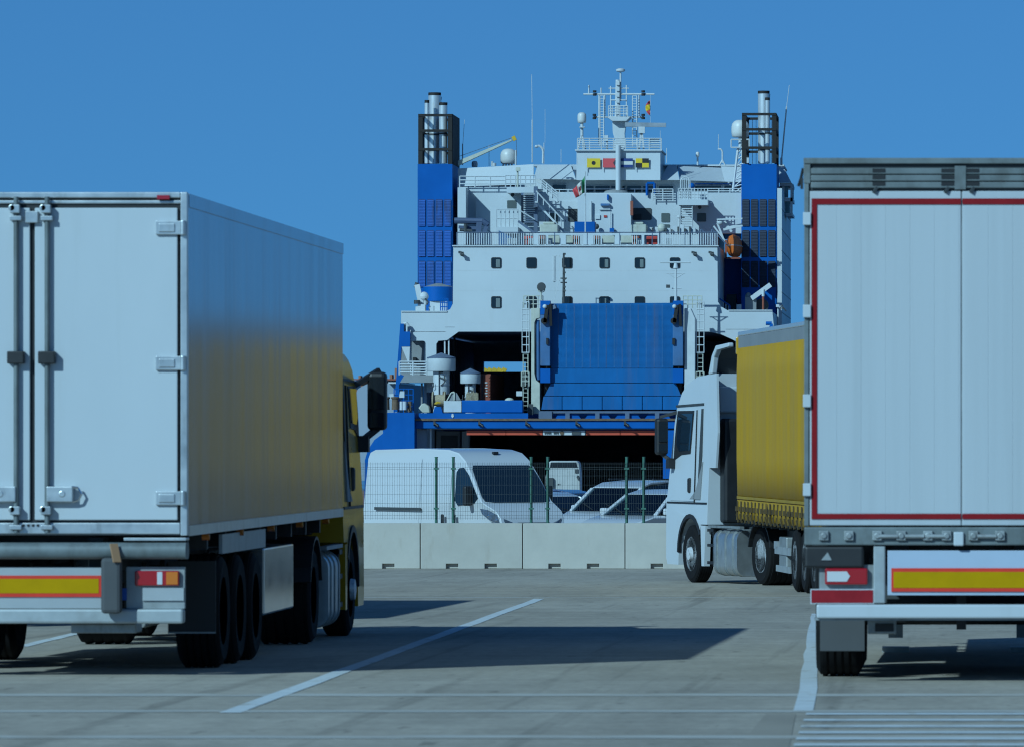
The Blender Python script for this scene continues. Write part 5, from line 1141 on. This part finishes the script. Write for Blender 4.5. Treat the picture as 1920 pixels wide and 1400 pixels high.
# curtain with shallow vertical waves
cv = MB(); n = 136; vs = []
for i in range(n+1):
    x = -TL*i/n; o = .012+.006*math.sin(i*1.25)+.008*math.sin(i*.43+1)
    for k, q in enumerate((653, 700, 780, 860, 935)): vs.append((x, o*(1 if 0 < k < 4 else .3)+.012, zz_(q)))
fs = [(i*5+k, i*5+k+1, (i+1)*5+k+1, (i+1)*5+k) for i in range(n) for k in range(4)]
cu = cv.add(vs, fs).build('curtain', 'curt', yt, xf=tm, smooth=60); sol = cu.modifiers.new('thick', 'SOLIDIFY'); sol.thickness = .006; sol.offset = -1
sk = MB(); vs = []
for i in range(n+1):
    x = -TL*i/n
    for k, q in enumerate((936, 952, 972)): vs.append((x, .02+.012*math.sin(i*2.1)*(k*.6)+.01*math.sin(i*.9)*k, zz_(q+ (k == 2)*1.5*math.sin(i*1.7))))
fs = [(i*3+k, i*3+k+1, (i+1)*3+k+1, (i+1)*3+k) for i in range(n) for k in range(2)]
so_ = sk.add(vs, fs).build('curtain_hem', 'curtb', yt, xf=tm, smooth=60); sol = so_.modifiers.new('thick', 'SOLIDIFY'); sol.thickness = .006; sol.offset = -1
tb('curtain_band', 'tarp_dark', -TL, -.01, .026, .034, zz_(934), zz_(929))
for k in range(24):
    x = -.2-k*.56
    MB().box(x-.028, x+.028, .035, .05, zz_(968), zz_(938)).box(x-.05, x+.05, .035, .075, zz_(957), zz_(948)).bar((x, .055, zz_(962)), (x-.06, .03, zz_(978)), .03, .02).build('curtain_strap', 'strapd', yt, xf=tm)
tb('corner_cap', 'caby', -.07, .03, -.05, .05, zz_(665), zz_(632), bevel=.02)
tb('front_wall', 'grey', -.03, .0, -2.5, -.03, zz_(960), zt-.05)
tb('side_skirt', 'plast', -TL, -1.0, -.14, -.08, zz_(966)-.10, zz_(960))
ch = MB()
for y in (-.75, -1.75): ch.box(-TL+.3, -.6, y-.06, y+.06, .84, 1.14)
for k in range(10): ch.box(-1.2-k*1.25, -1.12-k*1.25, -2.4, -.15, 1.0, 1.14)
ch.build('chassis_frame', 'dgrey', yt, xf=tm)
tb('tool_box', 'galv', -6.5, -5.5, -.65, -.08, .36, .9, bevel=.02); tb('support_bracket', 'galvl', -5.4, -4.9, -.3, -.06, .7, .82); tb('side_guard', 'galvl', -7.2, -5.0, -.10, -.06, .62, .74); tb('side_guard', 'galvl', -7.2, -5.2, -.10, -.06, .34, .44)
for s_ in (-.55, -1.95): tb('landing_leg', 'galv', -4.75, -4.6, s_-.07, s_+.07, .2, 1.0)
for x in (-8.2, -9.5, -10.8):
    w0 = tm @ Vector((x, -.22, 0)); zg = gz(TYf+w0.y)-gz(TYf)
    MB().cyl((x, -2.3, .5), (x, -.2, .5), .07).build('axle', 'plast', yt, xf=tm)
    for yy, sg in ((-.21, 1), (-2.29, -1)):
        t = wheel(yt, 0, 0, .5, .385, sg, rimr=.30, deep=.13, rimm='rimb'); w0 = tm @ Vector((x, yy, 0)); t.location = (w0.x, w0.y, .5+zg); t.rotation_euler = (0, 0, R(90)+ta)
# ------------------------------------------------------------------ vans and cars behind the fence
def vehicle(name, label, cat, loc, heading, prof, hw, belt, taper, paint, panes, wheels, wr=.33, lamps=(), extras=None, group=None):
    """x forward, y left; prof = side outline; width narrows above the belt line"""
    r = empty(name, loc, label, cat, group, rz=heading)
    top = max(z for _, z in prof)
    wfun = lambda z, x=0: hw*(1-taper*max(0, (z-belt)/(top-belt)))-(0 if z > .45 else .05)
    xn, xr = max(x for x, _ in prof), min(x for x, _ in prof)
    b = MB().prism(prof, 'Y', -1, 1)
    ends = lambda x: 1-.16*max(0, (x-(xn-.75))/.75)**2-.05*max(0, ((xr+.5)-x)/.5)**2
    b.v = [(x, y*wfun(z)*ends(x), z) for x, y, z in b.v]
    body = b.build('body', paint, r, bevel=.065, seg=3, smooth=45)
    for nm, m, kind, pts in panes:
        if kind == 'side':
            for sg in (1, -1):
                n = len(pts); vs = [(x, sg*(wfun(z)*ends(x)+.008), z) for x, z in pts]+[(x, sg*(wfun(z)*ends(x)-.012), z) for x, z in pts]
                MB().add(vs, [tuple(range(n)), tuple(range(2*n-1, n-1, -1))]+[(i, (i+1) % n, (i+1) % n+n, i+n) for i in range(n)]).build(nm, m, body)
        else:   # across: pts (x, z, halfwidth) listed downwards along a slope
            nrm = Vector((pts[0][1]-pts[-1][1], 0, pts[-1][0]-pts[0][0])).normalized()
            if kind == 'rear': nrm = -nrm if nrm.x > 0 else nrm
            elif nrm.x < 0: nrm = -nrm
            loop = [Vector((x, h, z)) for x, z, h in pts]+[Vector((x, -h, z)) for x, z, h in reversed(pts)]
            n = len(loop); vs = [p+nrm*.022 for p in loop]+[p-nrm*.012 for p in loop]
            MB().add(vs, [tuple(range(n)), tuple(range(2*n-1, n-1, -1))]+[(i, (i+1) % n, (i+1) % n+n, i+n) for i in range(n)]).build(nm, m, body)
    for x in wheels:
        for sg in (1, -1): wheel(r, x, sg*(hw-.12), wr, .21, sg, rimr=wr*.66, deep=.05)
        for sg in (1, -1):
            a = [(x+(wr+.05)*math.cos(math.pi*i/10), wr+(wr+.05)*math.sin(math.pi*i/10)) for i in range(11)]
            MB().prism(a, 'Y', *sorted((sg*(hw-.02), sg*(hw+.004)))).build('wheel_arch', 'plast', body)
    if extras: extras(r, body, wfun)
    return r
def glass_mat():
    m = bpy.data.materials.new('clear_car_glass'); m.use_nodes = True; t = m.node_tree; t.nodes.clear(); N = t.nodes.new
    o = N('ShaderNodeOutputMaterial'); mx = N('ShaderNodeMixShader'); tr = N('ShaderNodeBsdfTransparent'); gl = N('ShaderNodeBsdfGlossy'); fr = N('ShaderNodeFresnel')
    tr.inputs[0].default_value = (.55, .68, .74, 1); gl.inputs['Roughness'].default_value = .02; fr.inputs[0].default_value = 1.75
    t.links.new(fr.outputs[0], mx.inputs[0]); t.links.new(tr.outputs[0], mx.inputs[1]); t.links.new(gl.outputs[0], mx.inputs[2]); t.links.new(mx.outputs[0], o.inputs[0]); return m
M['glassc'] = glass_mat(); M['seat'] = mat('seat_cloth', (.24, .26, .30), .9, var=.2, vscale=6); M['dash'] = mat('dashboard', (.10, .12, .14), .7)
def car(name, label, loc, heading, hw, paint, zs=1.0, prof=None, tall=False, roofbar=False):
    """x forward, y left; lower body, roof on pillars, clear panes and an interior"""
    r = empty(name, loc, label, 'car', rz=heading)
    if tall: low = [(-2.1, .40), (-2.14, .75), (-2.08, 1.06), (1.28, 1.17), (1.62, 1.03), (2.03, .84), (2.14, .62), (2.1, .32), (-1.9, .28)]; ro = [(.60, 1.70), (.25, 1.81), (-.6, 1.86), (-1.7, 1.80), (-1.92, 1.66)]; wb, bz, rb = (1.26, 1.17), 1.14, (-2.08, 1.08)
    else: low = [(-1.95, .38), (-1.99, .75), (-1.90, .98), (.98, 1.01), (1.30, .94), (1.80, .82), (1.98, .66), (2.02, .50), (1.96, .28), (-1.8, .26)]; ro = [(.30, 1.43), (-.1, 1.51), (-.95, 1.52), (-1.45, 1.45), (-1.58, 1.38)]; wb, bz, rb = (.96, 1.01), 1.0, (-1.86, 1.0)
    Zs = lambda z: z*zs
    xn, xr = 2.1, -2.1
    ends = lambda x: 1-.17*max(0, (x-1.2)/.9)**2-.07*max(0, (-1.5-x)/.6)**2
    wr = hw*(.80 if tall else .74)
    b = MB().prism([(x, Zs(z)) for x, z in low], 'Y', -1, 1); b.v = [(x, y*hw*ends(x)*(1 if z > .5 else .96), z) for x, y, z in b.v]
    body = b.build('body', paint, r, bevel=.07, seg=3, smooth=45)
    rt = MB().prism([(x, Zs(z)) for x, z in ro]+[(x, Zs(z)-.05) for x, z in reversed(ro)], 'Y', -1, 1); rt.v = [(x, y*wr*(1-.05*max(0, x)), z) for x, y, z in rt.v]
    roof = rt.build('roof', paint, r, bevel=.03, smooth=45)
    bw = hw-.06
    A0, A1 = Vector((wb[0], bw*.93, Zs(wb[1]))), Vector((ro[0][0], wr*.97, Zs(ro[0][1])-.02))
    R0, R1 = Vector((rb[0]+.1, bw*.92, Zs(rb[1]))), Vector((ro[-1][0], wr*.96, Zs(ro[-1][1])-.02))
    B0, B1 = Vector((-.40, bw, Zs(bz))), Vector((-.42, wr*.99, Zs(1.82 if tall else 1.50)-.03))
    Q0, Q1 = Vector((-1.30, bw, Zs(bz))), Vector((-1.22, wr*.99, Zs(1.81 if tall else 1.46)-.03))
    fl = lambda v: Vector((v.x, -v.y, v.z))
    for f in (lambda v: v, fl):
        MB().bar(f(A0), f(A1), .09, .05).build('pillar', paint, r, bevel=.015); MB().bar(f(B0), f(B1), .05, .09).build('pillar', 'plast', r)
        MB().add([f(Q0), f(Q1), f(R1), f(R0)]+[f(v)*1.0+Vector((0, -.04 if f(v).y > 0 else .04, 0)) for v in (Q0, Q1, R1, R0)], [(0,1,2,3),(7,6,5,4),(0,4,5,1),(1,5,6,2),(2,6,7,3),(3,7,4,0)]).build('pillar', paint, r)
        for P in ((A0, A1, B1, B0), (B0, B1, Q1, Q0)):
            vs = [f(v) for v in P]; o_ = Vector((0, -.012 if vs[0].y > 0 else .012, 0))
            MB().add(vs+[v+o_ for v in vs], [(0,1,2,3),(7,6,5,4),(0,4,5,1),(1,5,6,2),(2,6,7,3),(3,7,4,0)]).build('side_window', 'glassc', r)
        MB().bar(f(A0), f(R0), .03, .03).build('window_trim', 'plast', r)
    for P, nm in (((A0, A1, fl(A1), fl(A0)), 'windscreen'), ((R0, R1, fl(R1), fl(R0)), 'rear_window')):
        nrm = (P[1]-P[0]).cross(P[3]-P[0]).normalized()*.01
        MB().add(list(P)+[v+nrm for v in P], [(0,1,2,3),(7,6,5,4),(0,4,5,1),(1,5,6,2),(2,6,7,3),(3,7,4,0)]).build(nm, 'glassc', r)
    # interior
    MB().box(.45, wb[0]-.05, -bw*.86, bw*.86, Zs(bz)-.02, Zs(bz)+.06).build('dashboard', 'dash', r, bevel=.03)
    for x in (-.15, -1.05):
        for y in (.36, -.36):
            st = MB().box(x-.28, x-.12, y-.22, y+.22, Zs(bz)-.3, Zs(bz)+.16).build('seat', 'seat', r, bevel=.05); MB().box(x-.27, x-.17, y-.12, y+.12, Zs(bz)+.18, Zs(bz)+.36).build('headrest', 'seat', st, bevel=.04)
    MB().lathe([(.17, -.015), (.19, 0), (.17, .015), (.155, 0), (.17, -.015)], (.42, .36, Zs(bz)+.06), 'X', 20).build('steering_wheel', 'dash', r)
    MB().box(ro[0][0]-.05, ro[0][0]+.02, -.11, .11, Zs(ro[0][1])-.16, Zs(ro[0][1])-.09).build('rear_view_mirror', 'dash', r)
    mirror(r, .72 if not tall else .92, bw*.96, Zs(bz)+.09, paint, .15, .2)
    for y in (.5, -.15): MB().bar((wb[0]-.0, y, Zs(wb[1])+.03), (wb[0]-.18, y-.42, Zs(wb[1])+.17), .018, .018).build('wiper', 'plast', r)
    for sg in (1, -1):
        MB().add([(1.72, sg*hw*.86, Zs(.86)), (2.00, sg*hw*.72, Zs(.76)), (2.06, sg*hw*.62, Zs(.62)), (1.86, sg*hw*.86, Zs(.70)), (1.6, sg*hw*.7, Zs(.84)), (1.85, sg*hw*.5, Zs(.75)), (1.85, sg*hw*.5, Zs(.62)), (1.7, sg*hw*.7, Zs(.70))], [(0,1,2,3),(7,6,5,4),(0,4,5,1),(1,5,6,2),(2,6,7,3),(3,7,4,0)]).build('headlamp', 'lampd', r)
        for x0 in (.55, -.42): MB().box(x0, x0+.012, *sorted((sg*(hw-.02), sg*(hw+.002))), .45, Zs(bz)-.08).build('door_seam', 'grey', body)
        for x0 in (-.25, -1.15): MB().box(x0, x0+.16, *sorted((sg*(hw-.02), sg*(hw+.02))), Zs(bz)-.2, Zs(bz)-.16).build('door_handle', paint, body)
        if roofbar: MB().bar((.1, sg*wr*.88, Zs(1.85)+.03), (-1.5, sg*wr*.88, Zs(1.84)+.03), .04, .04).build('roof_bar', 'plast', r)
    MB().box(1.98, 2.07, -hw*.5, hw*.5, .42, .62).build('grille', 'plast', r, bevel=.02)
    for x in (-1.28, 1.3):
        for sg in (1, -1):
            wheel(r, x, sg*(hw-.12), .32, .21, sg, rimr=.21, deep=.05)
            a = [(x+.37*math.cos(math.pi*i/10), .32+.37*math.sin(math.pi*i/10)) for i in range(11)]
            MB().prism(a, 'Y', *sorted((sg*(hw-.02), sg*(hw+.004)))).build('wheel_arch', 'plast', body)
    return r
def mirror(r, x, hw, z, m, h=.2, w=.22):
    for sg in (1, -1):
        o = MB().box(x-.07, x+.06, *sorted((sg*(hw+.02), sg*(hw+.02+w))), z-h/2, z+h/2).build('wing_mirror', m, r, bevel=.04, seg=3)
        MB().bar((x, sg*(hw-.06), z-h*.35), (x, sg*(hw+.08), z-h*.3), .06, .05).build('mirror_arm', 'plast', o)
# white panel van
VY = 136.2
vprof = [(-2.95, .42), (-2.97, 1.2), (-2.88, 2.30), (-2.78, 2.44), (-2.55, 2.50), (-.6, 2.53), (.55, 2.50), (.95, 2.43), (1.25, 2.26), (1.62, 1.88), (2.02, 1.40), (2.18, 1.33), (2.50, 1.20), (2.64, 1.05), (2.72, .75), (2.70, .40), (2.45, .30), (-2.7, .30)]
def vextra(r, body, wf):
    mirror(r, 1.62, .90, 1.52, 'plast', .42, .20)
    for sg in (1, -1):
        side = lambda z, o=0: sg*(wf(z)+o)
        MB().box(-2.35, -.45, *sorted((side(1.22, -.01), side(1.22, .010))), 1.19, 1.25).build('door_rail', 'dgrey', body)
        for x in (.95, .48): MB().box(x-.05, x+.05, *sorted((side(1.0, -.01), side(1.0, .03))), .92, 1.12).build('door_handle', 'plast', body, bevel=.02)
        for x0, z0, z1 in ((.72, .5, 2.3), (.98, .5, 1.0), (-.52, .5, 2.3)):
            MB().add([(x0, side(z0, .003), z0), (x0+.012, side(z0, .003), z0), (x0+.012, side(1.3, .003), 1.3), (x0, side(1.3, .003), 1.3)], [(0, 1, 2, 3)]).add([(x0, side(1.3, .003), 1.3), (x0+.012, side(1.3, .003), 1.3), (x0+.012, side(z1, .004), z1), (x0, side(z1, .004), z1)], [(0, 1, 2, 3)]).build('door_seam', 'grey', body) if z1 > 1.3 else None
        P = [(1.98, .935, 1.24), (2.24, .905, 1.215), (2.44, .85, 1.13), (2.60, .70, 1.02), (2.655, .54, .95), (2.655, .57, .88), (2.56, .79, .89), (2.30, .905, 1.0), (2.06, .94, 1.13)]
        n = len(P); hl = MB().add([(x+.012, sg*(y+.004), z+.012) for x, y, z in P]+[(x-.16, sg*(y-.16), z-.05) for x, y, z in P], [(n-1, 0, 1), (n-1, 1, 7), (1, 2, 7), (7, 2, 6), (2, 3, 6), (6, 3, 5), (3, 4, 5)]+[(i, (i+1) % n, (i+1) % n+n, i+n) for i in range(n)]).build('headlamp', 'lampd', r)
        for x, y, z in ((2.26, .875, 1.10), (2.46, .80, 1.01)): MB().ball((x, sg*y, z), .055, .05, .05).build('lamp_lens', 'chrome', hl)
        MB().prism([(1.62, .30), (1.62, .50), (1.70, .70), (1.86, .76), (2.0, .74), (2.2, .84), (2.45, .80), (2.66, .80), (2.66, .34)], 'Y', *sorted((sg*.86, sg*.935))).build('bumper_side', 'plast', r, bevel=.02)
    MB().box(2.50, 2.70, -.72, .72, .36, .80).build('bumper', 'plast', r, bevel=.05); MB().box(2.60, 2.69, -.40, .40, .84, .96).build('grille', 'plast', r, bevel=.02)
    MB().box(.95, 1.02, .02, .14, 2.40, 2.46).build('roof_aerial', 'plast', r)
M['lampd'] = mat('headlamp_glass', (.12, .15, .20), .1, coat=.6, var=.5, vscale=14)
vlen_head = math.atan2(-.804, .595); vprof = [(x*.98, z) for x, z in vprof]
ws = [(1.325, 2.155, .70), (1.40, 2.085, .76), (1.585, 1.88, .80), (1.90, 1.495, .84), (1.985, 1.395, .80), (2.03, 1.372, .62)]
vehicle('panel_van', 'tall white panel van facing right behind the fence', 'van', (-10.42, 136.2, gz(136)), vlen_head, vprof, .93, 1.0, .13, 'carw',
        [('windscreen', 'vang', 'front', ws), ('side_window', 'vang', 'side', [(.92, 1.42), (.92, 2.02), (1.02, 2.11), (1.2, 2.12), (1.42, 1.96), (1.84, 1.47), (1.7, 1.36), (1.05, 1.31)])], (-1.95, 1.95), .34, extras=vextra)
# cars
car('people_carrier', 'tall pale people carrier facing left behind the white hatchback', (X(1188, 143), 143.0, gz(143)), math.atan2(-.80, -.60), .92, 'carw', tall=True, roofbar=True)
car('hatchback', 'white hatchback with a white wing mirror facing left nearest the fence', (X(1232, 136), 136.4, gz(136)), math.atan2(-.78, -.62), .88, 'carw', zs=1.08)
car('parked_car', 'dark blue car with its roof just visible beside the van', (X(1072, 160), 160, gz(160)), math.atan2(-.35, .94), .86, 'carb', zs=1.10)
car('parked_car', 'white car with a sloping windscreen squeezed between van and people carrier', (X(1035, 147), 147, gz(147)), math.atan2(-.60, .80), .86, 'carw', zs=1.05)
# white tractor cab seen from behind, far off near the ship
ky = 360.0; kz = gz(ky)
kr = empty('yard_tractor', (X(1056, ky), ky, kz), 'old white yard tractor cab seen from behind near the stern opening', 'truck', world=True)
kb = pp(MB(), [(1024, 960), (1023, 893), (1029, 866), (1032, 863.5), (1082, 863.5), (1086, 868), (1088, 893), (1088, 960)], ky, ky+1.8).build('cab', 'cabold', kr, bevel=.08)
pp(MB(), [(1031, 876), (1033, 866), (1080, 866), (1083, 876)], ky-.03, ky+.02).build('rear_window', 'glassd', kb)
pb(MB(), 1078, 1084, 879, 886, ky-.06, ky).build('vent', 'dgrey', kb); pb(MB(), 1024, 1037, 895, 913, ky-.2, ky-.02).build('exhaust', 'dgrey', kb)
MB().tube([W(1082, 892, ky-.1), W(1085, 894, ky-.1), W(1084, 898, ky-.1)], .08).build('hose', 'dgrey', kb)
part('lettering', 'dgrey', lambda m: (pb(m, 1046, 1048.5, 906, 909, ky-.012, ky+.0), pb(m, 1049.5, 1050.5, 906, 909, ky-.012, ky)), kb)
fr_ = MB(); 
for a in (1035, 1072): pb(fr_, a, a+5, 935, 942, ky-4, ky)
fr_.build('chassis_frame', 'dgrey', kr)
for a in (1031, 1080):
    for yy in (-3, .8):
        c0 = W(a, 0, ky+yy); MB().lathe([(.3, -.15), (.48, -.15), (.5, -.1), (.5, .1), (.48, .15), (.3, .15)], (c0.x, c0.y, kz+.5), 'X', 24).build('wheel', 'tyre', kr)
# ------------------------------------------------------------------ far buildings
M['brick'] = mat('far_brick', (.42, .20, .12), .85, var=.15, vscale=.2); M['paleb'] = mat('far_pale_wall', (.34, .42, .50), .8, var=.05, vscale=.1); M['sand'] = mat('sandstone_wall', (.42, .33, .22), .85, var=.15, vscale=.15, stretch=(1, 1, .4))
by = 900.0
hb = empty('brick_building', W(700, 860, by), 'distant brown brick building with chimneys left of the ferry', 'building', world=True)
pbox('wall', 'brick', 640, 745, 711, 900, by, by+20, hb); pbox('roof', 'rust', 638, 747, 710, 713, by-1, by+21, hb)
for a, b, q in ((740, 744.5, 690), (730.5, 735, 702), (672, 676, 704)): pbox('chimney', 'brick', a, b, q, 711, by+4, by+7, hb)
for i in range(6): pbox('window', 'glassd', 720+i*4, 722.4+i*4, 713.5, 717, by-.1, by+.2, hb)
pb_ = empty('storage_shed', W(700, 860, 640), 'pale blue-grey rounded shed wall behind the cab mirror', 'building', world=True)
part('wall', 'paleb', lambda m: pp(m, [(667, 900), (667, 738), (671, 729), (679, 724), (690, 719), (745, 718), (745, 900)], 640, 690), pb_)
part('roof_ledge', 'whitex', lambda m: pb(m, 728, 745, 716, 719, 639, 660), pb_)
pbox('plinth', 'greyblue', 662, 668, 712, 730, 650, 655, pb_)
# long sandstone warehouse right of the frame, mirrored in the polished trailer side
wh = empty('warehouse', (40, 250, gz(250)), 'long sand-coloured warehouse beyond the right edge of the picture', 'building', world=True)
MB().box(12, 120, 250, 290, gz(250), 5.6).build('wall', 'sand', wh); MB().box(11.5, 120.5, 249.5, 290.5, 5.6, 6.1).build('roof', 'greyblue', wh)
for k in range(12):
    d_ = MB().box(16+k*8.5, 20+k*8.5, 249.9, 250.1, gz(250), 2.2).build('loading_door', 'grey', wh)
